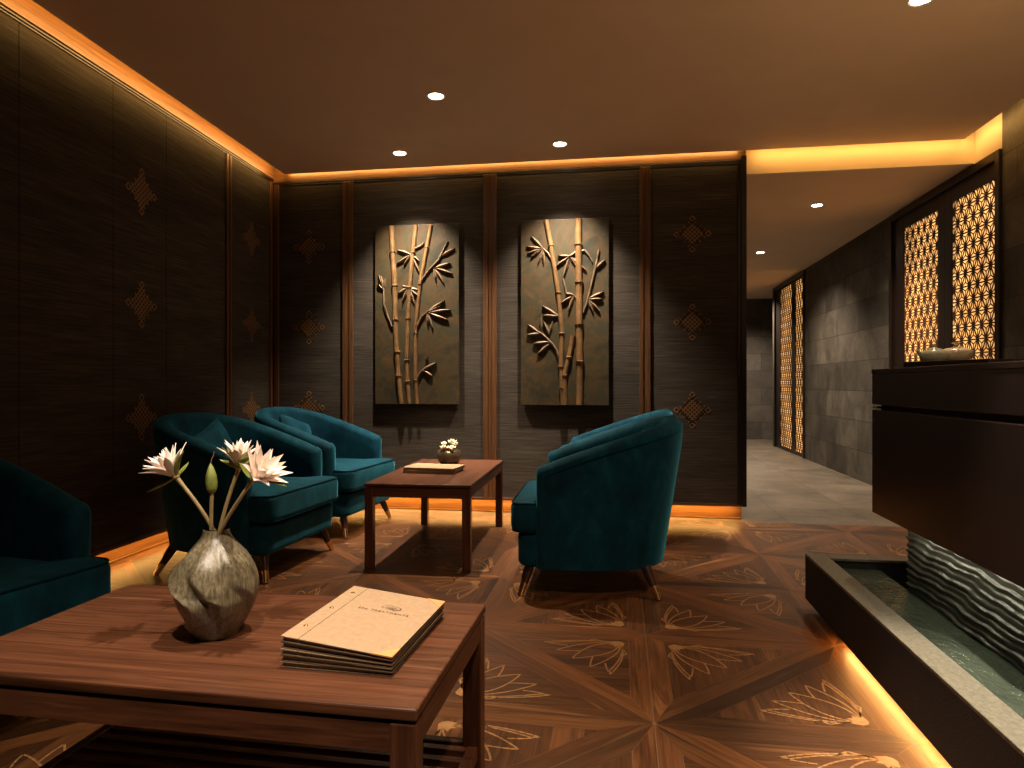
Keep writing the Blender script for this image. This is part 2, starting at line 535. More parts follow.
# left wall ---------------------------------------------------------
LY1 = 5.24
b = MB()
b.box(-.14, -.008, YREAR, LY1, ZP, 2.9)
seams = [YREAR, .9, 1.75, 2.68, 3.29, 3.755, 4.44, LY1]
for y0, y1 in zip(seams[:-1], seams[1:]): b.box(-.012, 0, y0 + .0022, y1 - .0022, ZP + .001, 2.899)
for cy in (2.42, 3.525, 4.805):
    for cz in MOTIF_Z:
        knot(lambda u0, v0, u1, v1: thread_box(b, (cy + u0, cz + v0), (cy + u1, cz + v1), 0))
o = b.build('wall_left', [M['grass'], M['gold_thread']]); o.matrix_world = LW; struct(o, 'dark grasscloth wall with gold knot motifs on the left', 'wall')
tn = [0]
def trim(boxes, mat, world=None, label=None):
    tn[0] += 1
    b = MB()
    for bx in boxes: b.box(*bx[:6], bev=bx[6] if len(bx) > 6 else .003)
    o = b.build('trim_%d' % tn[0], mat)
    if world is not None: o.matrix_world = world
    struct(o, label or 'wood trim on the wall panelling', 'trim')
    return o
trim([(-.005, .018, YREAR, LY1, 2.658, 2.86)], M['trim_Y'], LW, 'wood top rail of the left wall under the cove light')
trim([(0, .010, YREAR, LY1, 2.644, 2.658), (0, .005, YREAR, LY1, 2.632, 2.644)], M['dark_Y'], LW, 'dark bead under the top rail of the left wall')
trim([(0, .016, 4.425, 4.452, ZP, 2.636), (0, .010, 4.452, 4.468, ZP, 2.636), (0, .016, 4.468, 4.495, ZP, 2.636)], M['trim_Z'], LW, 'wood stile on the left wall near the corner')
trim([(0, .016, 5.09, 5.12, ZP, 2.636), (0, .008, 5.12, 5.145, ZP, 2.636)], M['trim_Z'], LW, 'wood corner stile of the left wall')
trim([(-.008, .012, YREAR, 5.1, ZP - .008, ZP + .012)], M['table_Y'], LW, 'thin wood bottom edge of the left wall')
b = MB(); b.box(-.16, -.10, YREAR, LY1 + .05, 0, ZP + .05, bev=.002); b.box(-.10, -.088, YREAR, LY1 - .02, 0, .012, bev=.003)
o = b.build('baseboard_left', M['trim_Y']); o.matrix_world = LW; struct(o, 'recessed wood plinth glowing under the left wall', 'baseboard')

# back wall ---------------------------------------------------------
XL, XE = -2.80, .905
b = MB()
b.box(XL - .15, XE, YB + .008, YB + .30, ZP, 2.9)
b.box(XL - .15, XE - .02, YBASE, YB + .30, 0, ZP)
for x0, x1 in ((XL - .1, -2.145), (-2.145, -.99), (-.99, .185), (.185, XE - .001)): b.box(x0 + .002, x1 - .002, YB, YB + .012, ZP + .001, 2.899)
for cx in (-2.478, .527):
    for cz in MOTIF_Z:
        knot(lambda u0, v0, u1, v1: thread_box(b, (cx + u0, cz + v0), (cx + u1, cz + v1), 1))
struct(b.build('wall_back', [M['grass'], M['gold_thread']]), 'dark grasscloth back wall behind the two bronze reliefs', 'wall')
trim([(XL, XE, YB - .006, YB + .005, 2.636, 2.86)], M['trim_X'], None, 'wood top rail of the back wall')
trim([(XL, XE, YB - .005, YB, 2.618, 2.636), (XL, XE, YB - .003, YB, 2.606, 2.618)], M['dark_X'], None, 'dark bead under the top rail of the back wall')
for i, (xc, w) in enumerate(((-2.145, .044), (-.99, .052), (.185, .04))):
    trim([(xc - w, xc - w * .28, YB - .016, YB, ZP, 2.618), (xc - w * .28, xc + w * .28, YB - .009, YB, ZP, 2.618), (xc + w * .28, xc + w, YB - .016, YB, ZP, 2.618)], M['trim_Z'], None,
         ['wood stile between the knot panel and the left relief', 'wood stile between the two bronze reliefs', 'wood stile right of the right relief'][i])
trim([(-2.775, -2.735, YB - .014, YB, ZP, 2.618)], M['trim_Z'], None, 'wood corner stile of the back wall')
trim([(.845, .872, YB - .012, YB, ZP, 2.618), (.872, XE + .004, YB - .02, YB + .30, ZP - .006, 2.66)], M['dark_Z'], None, 'dark wood end cap of the back wall at the corridor')
trim([(XL, XE, YB - .012, YB + .01, ZP - .008, ZP + .012)], M['table_X'], None, 'thin wood bottom edge of the back wall')
b = MB(); b.box(XL - .05, XE - .018, YBASE - .012, YBASE + .02, 0, ZP + .02, bev=.002); b.box(XL, XE - .018, YBASE - .024, YBASE - .012, 0, .012, bev=.003)
struct(b.build('baseboard_back', M['trim_X']), 'recessed wood plinth glowing under the back wall', 'baseboard')

# right wall, corridor ---------------------------------------------
b = MB()
b.box(XR, XR + .15, YREAR, 4.85, 0, 2.9)
b.box(XR, XR + .15, 6.68, 9.60, 0, 2.62)
b.box(XR, XR + .15, 11.38, 11.55, 0, 2.62)
struct(b.build('wall_right', [M['slate']]), 'dark slate tiled wall running down the corridor', 'wall')
b = MB(); b.box(XR, XR + .15, 4.85, 6.68, 2.53, 2.9); b.box(XE, XR + .1, 5.19, 5.24, CZ2, 2.9)
struct(b.build('wall_fascia', [M['plaster']]), 'plaster cove band glowing above the corridor opening', 'wall')
b = MB(); b.box(XR, XR + .15, 9.60, 11.38, 2.53, 2.62)
struct(b.build('wall_header', [M['slate']]), 'slate header above the far lattice doors', 'wall')
b = MB(); b.box(XE - .3, 4.3, 12.8, 12.95, 0, 2.7)
struct(b.build('wall_end', [M['slate_end']]), 'slate wall closing the far end of the corridor', 'wall')
b = MB(); b.box(XE - .3, XE, YB + .30, 12.8, 0, 2.7); b.box(4.2, 4.3, 11.4, 12.8, 0, 2.7); b.box(XR + .15, 4.3, 11.38, 11.5, 0, 2.7)
struct(b.build('wall_corridor', [M['slate']]), 'inner wall of the corridor', 'wall')
b = MB(); b.box(-3.0, XR + .15, YREAR - .12, YREAR, 0, 2.9)
struct(b.build('wall_rear', [M['grass']]), 'grasscloth wall behind the viewer', 'wall')

# ceilings: a slab floating free of the walls, dark lid above it
b = MB()
k = .0449
xl = lambda y: -2.561 - .0449 * y + .126
XCR, YCF = 2.345, 5.105
b.prism([(xl(YREAR), YREAR), (XCR, YREAR), (XCR, YCF), (xl(YCF), YCF)], CZ, CZ + .03)
struct(b.build('ceiling', M['ceiling']), 'taupe floating ceiling with a glowing gap round its edge', 'ceiling')
b = MB(); b.box(-3.1, XR + .15, YREAR - .1, 5.5, 2.9, 2.95)
struct(b.build('ceiling_deck', M['black']), 'dark deck above the floating ceiling', 'ceiling')
b = MB(); b.box(XE - .1, 4.3, 5.24, 12.9, CZ2, CZ2 + .08)
struct(b.build('ceiling_corridor', M['ceiling']), 'lower taupe ceiling of the corridor', 'ceiling')

# ------------------------------------------------------------------ lattice doors
def lattice_bars(w, h, s, bw, depth):
    """six-pointed star lattice in a w x h field (local y, z), made of crossing bars"""
    b = MB()
    def clip(p, q):
        t0, t1 = 0, 1
        d = (q[0] - p[0], q[1] - p[1])
        for i, lim in ((0, w), (1, h)):
            if abs(d[i]) < 1e-9:
                if p[i] < 0 or p[i] > lim: return None
                continue
            a, c = (0 - p[i]) / d[i], (lim - p[i]) / d[i]
            if a > c: a, c = c, a
            t0, t1 = max(t0, a), min(t1, c)
        if t1 - t0 < .02: return None
        return (p[0] + d[0] * t0, p[1] + d[1] * t0), (p[0] + d[0] * t1, p[1] + d[1] * t1)
    def bar(p, q, wd, x0, x1):
        r = clip(p, q)
        if not r: return
        (a0, a1), (c0, c1) = r
        dx, dy = c0 - a0, c1 - a1; L = math.hypot(dx, dy)
        nx, ny = -dy / L * wd, dx / L * wd
        cs = [(a0 + nx, a1 + ny), (c0 + nx, c1 + ny), (c0 - nx, c1 - ny), (a0 - nx, a1 - ny)]
        f = [b.bm.verts.new((x0, y, z)) for y, z in cs]; g = [b.bm.verts.new((x1, y, z)) for y, z in cs]
        b.bm.faces.new(f)
        for i in range(4): b.bm.faces.new((f[i], f[(i + 1) % 4], g[(i + 1) % 4], g[i]))
    rh = s * math.sqrt(3) / 2
    nr, nc = int(h / rh) + 2, int(w / s) + 3
    P = lambda i, j: ((j + (.5 if i % 2 else 0) - .75) * s, i * rh)
    for i in range(nr):
        for j in range(nc):
            a = P(i, j); c = P(i, j + 1)
            up0 = P(i + 1, j + (1 if i % 2 else 0)); up1 = P(i + 1, j + 1 + (1 if i % 2 else 0))
            bar(a, c, bw, 0, depth); bar(a, up0, bw, .001, depth); 
            bar(c, up0, bw, .002, depth)
            for tri in ((a, c, up0), (c, up1, up0)):
                m = (sum(p[0] for p in tri) / 3, sum(p[1] for p in tri) / 3)
                for p in tri: bar(p, m, bw * .8, .003, depth)
    return b
def lattice_pair(y0, y1, ztop, leaves, zb, lt, n0, s, where):
    """one framed pair of lattice doors in the right wall"""
    b = MB()
    fx = XR - .02
    b.box(fx, XR + .1, y0, y0 + .055, 0, ztop, bev=.004); b.box(fx, XR + .1, y1 - .055, y1, 0, ztop, bev=.004)
    b.box(fx, XR + .1, y0 + .055, y1 - .055, ztop - .06, ztop, bev=.004)
    struct(b.build('trim_%d' % (100 + n0), M['dark_Z']), 'dark wood frame round the %s lattice doors' % where, 'trim')
    mid = (leaves[0][1] + leaves[1][0]) / 2
    for i, (a, c) in enumerate(leaves):
        L0, L1 = (y0 + .055, mid) if i == 0 else (mid, y1 - .055)
        d = bpy.data.objects.new('door_%d' % (n0 + i), None); COL.objects.link(d); d.location = (XR, L0, 0)
        struct(d, '%s leaf of the %s lattice doors' % (['nearer', 'farther'][i], where), 'door')
        q = MB()
        q.box(.004, .045, 0, a - L0, 0, ztop - .06, bev=.003); q.box(.004, .045, c - L0, L1 - L0, 0, ztop - .06, bev=.003)
        q.box(.004, .045, a - L0, c - L0, 0, zb, bev=.003); q.box(.004, .045, a - L0, c - L0, lt, ztop - .06, bev=.003)
        q.build('door_frame', M['dark_Z'], d)
        q = lattice_bars(c - a, lt - zb, s, s * .046, .006)
        lo = q.build('lattice', M['lattice'], d); lo.location = (.008, a - L0, zb)
        q = MB(); q.box(.0155, .022, a - L0 + .0, c - L0, zb, lt)
        q.build('lit_pane', M['backlit'], d)
    b = MB(); b.box(XR + .1, XR + .15, y0, y1, 0, ztop)
    struct(b.build('wall_backing_%d' % n0, M['black']), 'backing behind the %s lattice doors' % where, 'wall')
M['lattice'] = wood('lattice_wood', (.06, .022, .01), (.10, .038, .017), (.15, .06, .028), 'Z', .45)
lattice_pair(4.85, 6.68, 2.53, ((4.93, 5.54), (5.765, 6.41)), .15, 2.36, 1, .112, 'near')
lattice_pair(9.60, 11.38, 2.53, ((9.65, 10.13), (10.35, 11.04)), .05, 2.45, 3, .125, 'far')

# ------------------------------------------------------------------ armchairs
def rounded(outline, r, n=6):
    """round the corners of a polygon; r may be a list"""
    out = []
    m = len(outline)
    for i in range(m):
        p = Vector(outline[i]); a = Vector(outline[i - 1]); c = Vector(outline[(i + 1) % m])
        rr = r[i] if hasattr(r, '__len__') else r
        if rr <= 0: out.append(tuple(p)); continue
        d1 = (a - p).normalized(); d2 = (c - p).normalized()
        ang = d1.angle(d2); t = rr / math.tan(ang / 2)
        s, e = p + d1 * t, p + d2 * t
        for k in range(n + 1):
            u = k / n
            q = s * (1 - u) ** 2 + p * 2 * u * (1 - u) + e * u * u
            out.append(tuple(q))
    return out

def make_armchair():
    root = thing('armchair', '', 'armchair', (0, 0, 0), 0, 'teal tub armchairs of the lounge')
    V, P = M['velvet'], M['piping']
    xf, xb, xr, w, th = .252, -.03, -.368, .365, .047
    path = []
    ns = 10
    for i in range(ns): path.append((xf + (xb - xf) * i / ns, -w))
    na = 36
    for i in range(na + 1):
        t = -PI / 2 + PI * i / na
        cx, sy = math.cos(t), math.sin(t)
        path.append((xb + (xr - xb) * (max(cx, 0) ** (2 / 2.5)), w * math.copysign(abs(sy) ** (2 / 2.5), sy)))
    for i in range(1, ns + 1): path.append((xb + (xf - xb) * i / ns, w))
    def height(x):
        q = max(0, min(1, (xf - x) / (xf - xr)))
        return .622 + .222 * (q ** .92) * .96
    secs = []
    n = len(path)
    def section(p, nrm, h, tt, back):
        pts = []
        zb = .14
        lean = .075 * back + .018
        def pos(off, z):
            k = 1 - (z - zb) / (.74 - zb); k = max(0, min(1, k))
            o = off - lean * k * (1 if off > -tt * .5 else .35)
            return (p[0] + nrm[0] * o, p[1] + nrm[1] * o, z)
        hz = h - tt
        for i in range(9): pts.append(pos(tt, zb + (hz - zb) * i / 8))
        for i in range(1, 10):
            a = PI * i / 10
            pts.append(pos(tt * math.cos(a), hz + tt * math.sin(a)))
        for i in range(7): pts.append(pos(-tt, hz - (hz - zb) * i / 6))
        return pts
    def frame(i):
        a, c = path[max(i - 1, 0)], path[min(i + 1, n - 1)]
        t = Vector((c[0] - a[0], c[1] - a[1])).normalized()
        return (-t.y, t.x)
    def backness(x): return max(0, min(1, (.05 - x) / .4))
    rr = .05
    for k in range(6):                       # rolled front of the near arm
        a = PI / 2 * (1 - k / 6.0)
        p = (path[0][0] + rr * math.sin(a) * .8, path[0][1]); f = frame(0)
        secs.append(section(p, f, height(xf) - .035 * (1 - math.cos(a)), th * max(.22, math.cos(a) ** .6), 0))
    for i in range(n):
        f = frame(i); secs.append(section(path[i], f, height(path[i][0]), th, backness(path[i][0])))
    for k in range(1, 7):
        a = PI / 2 * (k / 6.0)
        p = (path[-1][0] + rr * math.sin(a) * .8, path[-1][1]); f = frame(n - 1)
        secs.append(section(p, f, height(xf) - .035 * (1 - math.cos(a)), th * max(.22, math.cos(a) ** .6), 0))
    b = MB()
    vs = b.grid(secs, closed_u=True)
    b.bm.faces.new(vs[0]); b.bm.faces.new(vs[-1][::-1])
    b.build('shell', V, root, smooth=True, angle=60)
    # welt just under the rolled rim, outside
    b = MB()
    pts = []
    for i in range(n):
        f = frame(i); h = height(path[i][0]) - .052
        o = th - .004
        pts.append((path[i][0] + f[0] * o, path[i][1] + f[1] * o, h))
    b.tube(pts, .0042, 6)
    b.build('piping', P, root, smooth=True)
    # seat base
    T = [(-.27, -.30), (.255, -.31), (.285, -.375), (.385, -.375), (.385, .375), (.285, .375), (.255, .31), (-.27, .30)]
    b = MB(); b.soft_slab(rounded(T, [.15, 0, .02, .08, .08, .02, 0, .15]), .138, .300, .028, 4)
    b.build('seat_base', V, root, smooth=True, angle=75)
    # seat cushion, T shaped
    T2 = [(-.27, -.30), (.268, -.305), (.292, -.385), (.418, -.385), (.418, .385), (.292, .385), (.268, .305), (-.27, .30)]
    ol = rounded(T2, [.15, 0, .02, .075, .075, .02, 0, .15], 8)
    b = MB(); ring = b.soft_slab(ol, .301, .446, .032, 5, .012)
    cu = b.build('seat_cushion', V, root, smooth=True, angle=75)
    b = MB()
    for d, z in ((.0075, .4385), (.0075, .3085)):
        b.tube([p for p in ring(d, z) if p[0] > .27], .0046, 6)
    b.build('piping', P, cu, smooth=True)
    # legs with brass tips
    for lx, ly, dx, dy in ((.325, -.30, .045, -.055), (.325, .30, .045, .055), (-.215, -.27, -.06, -.075), (-.215, .27, -.06, .075)):
        b = MB(); top = Vector((lx, ly, .15)); bot = Vector((lx + dx, ly + dy, .002))
        mid = top.lerp(bot, .62)
        b.tube([top, top.lerp(bot, .3), mid], [.026, .0225, .0175], 14)
        lg = b.build('leg', M['legwood'], root, smooth=True)
        b = MB(); b.tube([mid, bot], [.0182, .013], 14)
        fe = b.build('ferrule', M['brass'], lg, smooth=True); fe['label'] = 'brass tip'
    return root
chair = make_armchair()
chair['label'] = 'teal velvet tub armchair facing left, in front on the right of the far low table'
chair.location = (-.105, 3.53, 0); chair.rotation_euler = (0, 0, PI + rad(1.5))
dup(chair, (-.07, 4.56, 0), PI - rad(2), 'teal velvet tub armchair mostly hidden behind the right-hand armchair')
dup(chair, (-2.10, 3.53, 0), rad(-3), 'teal velvet tub armchair behind the lotus vase')
dup(chair, (-2.09, 4.53, 0), rad(-4), 'teal velvet tub armchair in the corner, lit brightest beside the far low table')
dup(chair, (-2.05, 1.63, 0), rad(-9), 'teal velvet tub armchair cut off by the left edge of the picture')

def make_pillow(label, chairloc, rz):
    root = None
    n = 18
    b = MB()
    def sheet(sg):
        rows = []
        for i in range(n + 1):
            u = -1 + 2 * i / n; r = []
            for j in range(n + 1):
                v = -1 + 2 * j / n
                pin = 1 - .09 * (1 - abs(u)) * abs(v) ** 2 - .0
                pin2 = 1 - .09 * (1 - abs(v)) * abs(u) ** 2
                t = ((1 - u ** 4) * (1 - v ** 4)) ** .6 * .052
                r.append((sg * t, u * .175 * pin2, v * .135 * pin))
            rows.append(r)
        return rows
    b.grid(sheet(1)); b.grid(sheet(-1))
    bmesh.ops.remove_doubles(b.bm, verts=b.bm.verts, dist=1e-4)
    o = b.build('throw_pillow', M['velvet'], None, smooth=True, angle=60)
    tag(o, label, 'pillow', 'small teal throw pillows on the armchairs')
    return o
def place_pillow(o, loc, rz, dx=-.20, dy=0, roll=0):
    R = Matrix.Rotation(rz, 4, 'Z')
    o.matrix_world = Matrix.Translation(loc) @ R @ Matrix.Translation((dx, dy, .625)) @ Matrix.Rotation(rad(-20), 4, 'Y') @ Matrix.Rotation(roll, 4, 'X')
pl = make_pillow('small teal pillow leaning in the armchair behind the lotus vase', None, 0)
place_pillow(pl, (-2.10, 3.53, 0), rad(-3), -.20, .03, rad(20))
for lab, loc, rz, dy, ro in (('small teal pillow leaning in the corner armchair', (-2.09, 4.53, 0), rad(-4), .02, rad(-18)),
                     ('small teal pillow in the armchair facing left, tip showing above its arm', (-.105, 3.53, 0), PI + rad(1.5), .02, rad(24)),
                     ('small teal pillow in the hidden armchair at the back on the right', (-.07, 4.56, 0), PI - rad(2), .02, rad(24))):
    c = pl.copy(); COL.objects.link(c); c['label'] = lab
    place_pillow(c, loc, rz, -.20, dy, ro)

# ------------------------------------------------------------------ low tables
def make_table(name, label, w, d, h, leg, apron, top, loc, rz, shelf=None):
    root = thing(name, label, 'coffee table', loc, rz, 'low walnut tables')
    ax = 'X' if w > d else 'Y'
    b = MB(); b.box(-w / 2, w / 2, -d / 2, d / 2, h - top, h, bev=.0035)
    b.build('tabletop', M['table_' + ax], root)
    i = .004
    z1 = h - top - .006
    b = MB()
    b.box(-w / 2 + .012, w / 2 - .012, -d / 2 + .012, d / 2 - .012, z1 - .004, h - top)     # recessed shadow gap
    b.build('spacer', M['black'], root)
    for sg in (-1, 1):
        y0, y1 = sorted((sg * (d / 2 - i), sg * (d / 2 - .024)))
        b = MB(); b.box(-w / 2 + leg, w / 2 - leg, y0, y1, z1 - apron, z1, bev=.002); b.build('apron', M['table_X'], root)
        x0, x1 = sorted((sg * (w / 2 - i), sg * (w / 2 - .024)))
        b = MB(); b.box(x0, x1, -d / 2 + leg, d / 2 - leg, z1 - apron, z1, bev=.002); b.build('apron', M['table_Y'], root)
    for sx in (-1, 1):
        for sy in (-1, 1):
            b = MB()
            x1, y1 = sx * (w / 2 - i * .5), sy * (d / 2 - i * .5)
            x0, y0 = x1 - sx * leg, y1 - sy * leg
            b.box(min(x0, x1), max(x0, x1), min(y0, y1), max(y0, y1), 0, z1, bev=.003)
            b.build('leg', M['table_Z'], root)
    if shelf:
        b = MB(); zz = shelf
        b.box(-w / 2 + leg, w / 2 - leg, -d / 2 + .01, -d / 2 + .035, zz - .03, zz, bev=.002); b.box(-w / 2 + leg, w / 2 - leg, d / 2 - .035, d / 2 - .01, zz - .03, zz, bev=.002)
        b.box(-w / 2 + .01, -w / 2 + .035, -d / 2 + leg, d / 2 - leg, zz - .03, zz, bev=.002); b.box(w / 2 - .035, w / 2 - .01, -d / 2 + leg, d / 2 - leg, zz - .03, zz, bev=.002)
        y = -d / 2 + .06
        while y < d / 2 - .06:
            b.box(-w / 2 + .03, w / 2 - .03, y, y + .022, zz - .02, zz - .003, bev=.002); y += .047
        b.build('slatted_shelf', M['table_X'], root)
    return root
make_table('coffee_table', 'walnut low table in front carrying the vase and the menu stack', .972, .547, .465, .045, .05, .02, (-.812, 1.354, 0), rad(-.8), .14)
make_table('coffee_table', 'walnut low table between the armchairs by the back wall', .585, 1.21, .465, .046, .05, .016, (-1.088, 4.10, 0), rad(1.6))

# ------------------------------------------------------------------ vase with lotus flowers
VL = Vector((-.853, 1.335, .4655))
def smooth(a, c, t):
    t = max(0, min(1, (t - a) / (c - a))); return t * t * (3 - 2 * t)
def make_vase():
    b = MB()
    prof = [(0, .041), (.010, .048), (.03, .063), (.055, .077), (.085, .0885), (.112, .092), (.138, .0865), (.160, .075), (.180, .058), (.196, .0415), (.208, .030), (.216, .0258), (.224, .0262)]
    def R(z):
        for (z0, r0), (z1, r1) in zip(prof[:-1], prof[1:]):
            if z <= z1:
                t = (z - z0) / (z1 - z0)
                return r0 + (r1 - r0) * t
        return prof[-1][1]
    def Rs(z): return sum(R(max(0, min(.224, z + k * .004))) for k in (-2, -1, 0, 1, 2)) / 5
    nz, nt = 120, 240
    def curve(tab, t):
        for (t0, v0), (t1, v1) in zip(tab[:-1], tab[1:]):
            if t <= t1:
                u = max(0, (t - t0) / (t1 - t0)); u = u * u * (3 - 2 * u)
                return v0 + (v1 - v0) * u
        return tab[-1][1]
    # angle (degrees from the front) of each carved ridge line at height t
    RID = [[(0, -40), (.1, -26), (.33, 2), (.62, -42), (.86, -28), (1, -20)],
           [(0, 42), (.15, 48), (.36, 40), (.46, 20), (.64, 2), (.88, 4), (1, 4)],
           [(0, 110), (.3, 95), (.6, 60), (.8, 52), (1, 50)],
           [(0, 170), (.35, 190), (.7, 150), (1, 160)],
           [(0, 250), (.35, 265), (.7, 235), (1, 250)]]
    rows = []
    for i in range(nz + 1):
        z = .224 * i / nz; t = z / .224
        amp = smooth(.0, .16, t) * (1 - smooth(.76, .96, t))
        c = [curve(q, t) for q in RID]; c.append(c[0] + 360)
        row = []
        for k in range(nt):
            dg = 360.0 * k / nt
            a = rad(dg - 90)
            while dg < c[0]: dg += 360
            while dg >= c[0] + 360: dg -= 360
            j = max(q for q in range(5) if c[q] <= dg)
            s = (dg - c[j]) / (c[j + 1] - c[j])
            e = min(.4, 17.0 / (c[j + 1] - c[j]))
            WT = (1, .65, .45, .4, .4, 1)
            h = WT[j] * (1 - (s / (1 - e)) ** .85) if s < 1 - e else WT[j + 1] * smooth(1 - e, 1, s)
            r = Rs(z) * (1 + amp * .19 * (h - .5))
            row.append((r * math.cos(a), r * math.sin(a), z))
        rows.append(row)
    # lip and inside
    for r, z in ((.0245, .2255), (.0215, .2245), (.0205, .215), (.024, .195), (.036, .16), (.045, .12)):
        rows.append([(r * math.cos(2 * PI * k / nt), r * math.sin(2 * PI * k / nt), z) for k in range(nt)])
    vs = b.grid(rows, closed_u=True)
    b.bm.faces.new(vs[0][::-1]); b.bm.faces.new(vs[-1])
    o = b.build('vase', M['vase'], None, smooth=True, angle=40)
    o.location = VL
    tag(o, 'olive-bronze glazed bulbous vase with carved swirling folds on the front table', 'vase')
make_vase()

def petal(b, base, axis, side, L, W, polar, cup=.25, mi=0, thick=.0011):
    """one petal: leaves the base at an angle polar from axis, towards side; hollow like a spoon"""
    n, m = 9, 5
    nrm_in = None
    top, bot = [], []
    for i in range(n + 1):
        t = i / n
        ang = polar * (.75 + .25 * t) if polar < 1 else polar * (1.12 - .12 * t)
        d = (axis * math.cos(ang) + side * math.sin(ang))
        c = base + d * (L * t)
        inn = (axis * math.sin(ang) - side * math.cos(ang))       # towards the flower's axis
        tan = axis.cross(side)
        w = W * (math.sin(PI * min(1, t * .92 + .06)) ** .75) * (1 - t ** 6) if t < 1 else 0
        r1, r2 = [], []
        for j in range(m):
            v = -1 + 2 * j / (m - 1)
            p = c + tan * (w * v) + inn * (cup * w * v * v)
            r1.append(p + inn * thick * .5); r2.append(p - inn * thick * .5)
        top.append(r1); bot.append(r2[::-1])
    rows = [top[i] + bot[i] for i in range(n + 1)]
    b.grid(rows, closed_u=True, mi=mi)
def make_flower(label, base, axis, L, layers, sepals, stem_to, seed, bend=(0, 0, 0)):
    rnd = random.Random(seed)
    root = thing('lotus_flower', label, 'flower', base, 0, 'cut lotus flowers in the vase')
    base = Vector(base); ax = Vector(axis).normalized()
    s0 = ax.orthogonal().normalized(); s1 = ax.cross(s0)
    O = Vector((0, 0, 0))
    b = MB()
    for cnt, pol, ln, wd in layers:
        off = rnd.random() * 6
        for k in range(cnt):
            a = off + 2 * PI * k / cnt + rnd.uniform(-.12, .12)
            side = s0 * math.cos(a) + s1 * math.sin(a)
            petal(b, O + side * .004, ax, side, L * ln * rnd.uniform(.93, 1.05), wd, rad(pol + rnd.uniform(-5, 5)), .3)
    b.build('petals', M['petal'], root, smooth=True, angle=70)
    b = MB()
    for want, ln in sepals:
        wv = Vector(want).normalized(); pol = math.degrees(ax.angle(wv)); side = (wv - ax * wv.dot(ax)).normalized()
        petal(b, O - ax * .003 + side * .004, ax, side, L * ln, .0105, rad(pol), .35, thick=.0014)
    b.build('sepals', M['sepal'], root, smooth=True, angle=70)
    b = MB()
    for k in range(14):
        a = k * 2.4; rr = .002 + .006 * (k / 14)
        side = s0 * math.cos(a) + s1 * math.sin(a)
        b.tube([side * rr * .5, side * rr + ax * .018, side * rr * .8 + ax * .024], [.001, .0013, .0006], 5)
    b.build('stamens', M['stamen'], root, smooth=True)
    b = MB()
    e = Vector(stem_to) - base; bd = Vector(bend)
    pts = [(-ax * .006).lerp(e, i / 10) + bd * math.sin(PI * i / 10) for i in range(11)]
    b.tube([ax * .003] + pts, [.0062] + [.0052] + [.0042] * 9 + [.0044], 8)
    b.lathe([(0.0001, -.007), (.006, -.006), (.0085, -.001), (.007, .004), (.0001, .005)], 10)
    b.build('stem', M['stem'], root, smooth=True, angle=60)
    return root
mouth = VL + Vector((0, 0, .158))
def m_(dx, dy): return mouth + Vector((dx, dy, 0))
LAY = [(6, 12, .9, .0088), (8, 28, 1.0, .0095), (8, 46, 1.0, .0095)]
A1, A2, A3 = (-.46, -.22, .78), (.10, -.12, 1), (.74, -.28, .62)
make_flower('white lotus leaning left, leftmost in the vase', (-.942, 1.325, .802), A1, .070, LAY,
            [((-.75, -.45, .5), .72), ((.4, -.25, .9), .92), ((-.92, -.1, -.45), 1.0), ((-.2, .9, .4), .9)],
            m_(.016, .014), 3, (.009, 0, .003))
make_flower('white lotus standing upright in the middle behind the right flower', (-.808, 1.345, .823), A2, .060, [(6, 12, .92, .009), (6, 26, 1.0, .0105), (6, 40, 1.0, .0105)],
            [((-.3, -.5, .85), .95), ((.8, -.4, .5), .95), ((-.88, -.1, .4), .7), ((.2, .9, .5), .9)],
            m_(-.006, .001), 5, (-.006, 0, .0))
make_flower('white lotus leaning right, rightmost and most open in the vase', (-.752, 1.31, .803), A3, .074, [(6, 14, .9, .009), (9, 30, 1.0, .0102), (9, 47, 1.0, .0098)],
            [((.98, -.12, -.12), 1.05), ((-.35, -.5, .8), .6), ((.4, .8, .2), .9)],
            m_(-.016, -.014), 9, (-.009, 0, -.003))
def make_bud():
    base = Vector((-.855, 1.322, .768))
    root = thing('lotus_bud', 'closed green lotus bud between the white lotus flowers', 'flower', base)
    b = MB()
    prof = [(.0001, 0), (.007, .002), (.0115, .012), (.0125, .024), (.0105, .040), (.006, .054), (.0015, .063), (.0001, .066)]
    n = 24
    rows = [[(r * (1 + .06 * math.cos(4 * 2 * PI * k / n)) * math.cos(2 * PI * k / n) - .05 * z, r * (1 + .06 * math.cos(4 * 2 * PI * k / n)) * math.sin(2 * PI * k / n), z) for k in range(n)] for r, z in prof]
    b.grid(rows, closed_u=True); b.build('bud', M['sepal'], root, smooth=True, angle=70)
    b = MB(); b.tube([(-.003, 0, .062), (-.001, 0, .072), (.004, 0, .082), (.005, 0, .089)], [.0012, .0009, .0008, .0005], 5)
    b.build('tendril', M['stem'], root, smooth=True)
    e = m_(-.004, -.006) - base
    b = MB(); b.tube([Vector((0, 0, .003)).lerp(e, i / 8) + Vector((-.003 * math.sin(PI * i / 8), 0, 0)) for i in range(9)], .004, 8)
    b.build('stem', M['stem'], root, smooth=True)
make_bud()

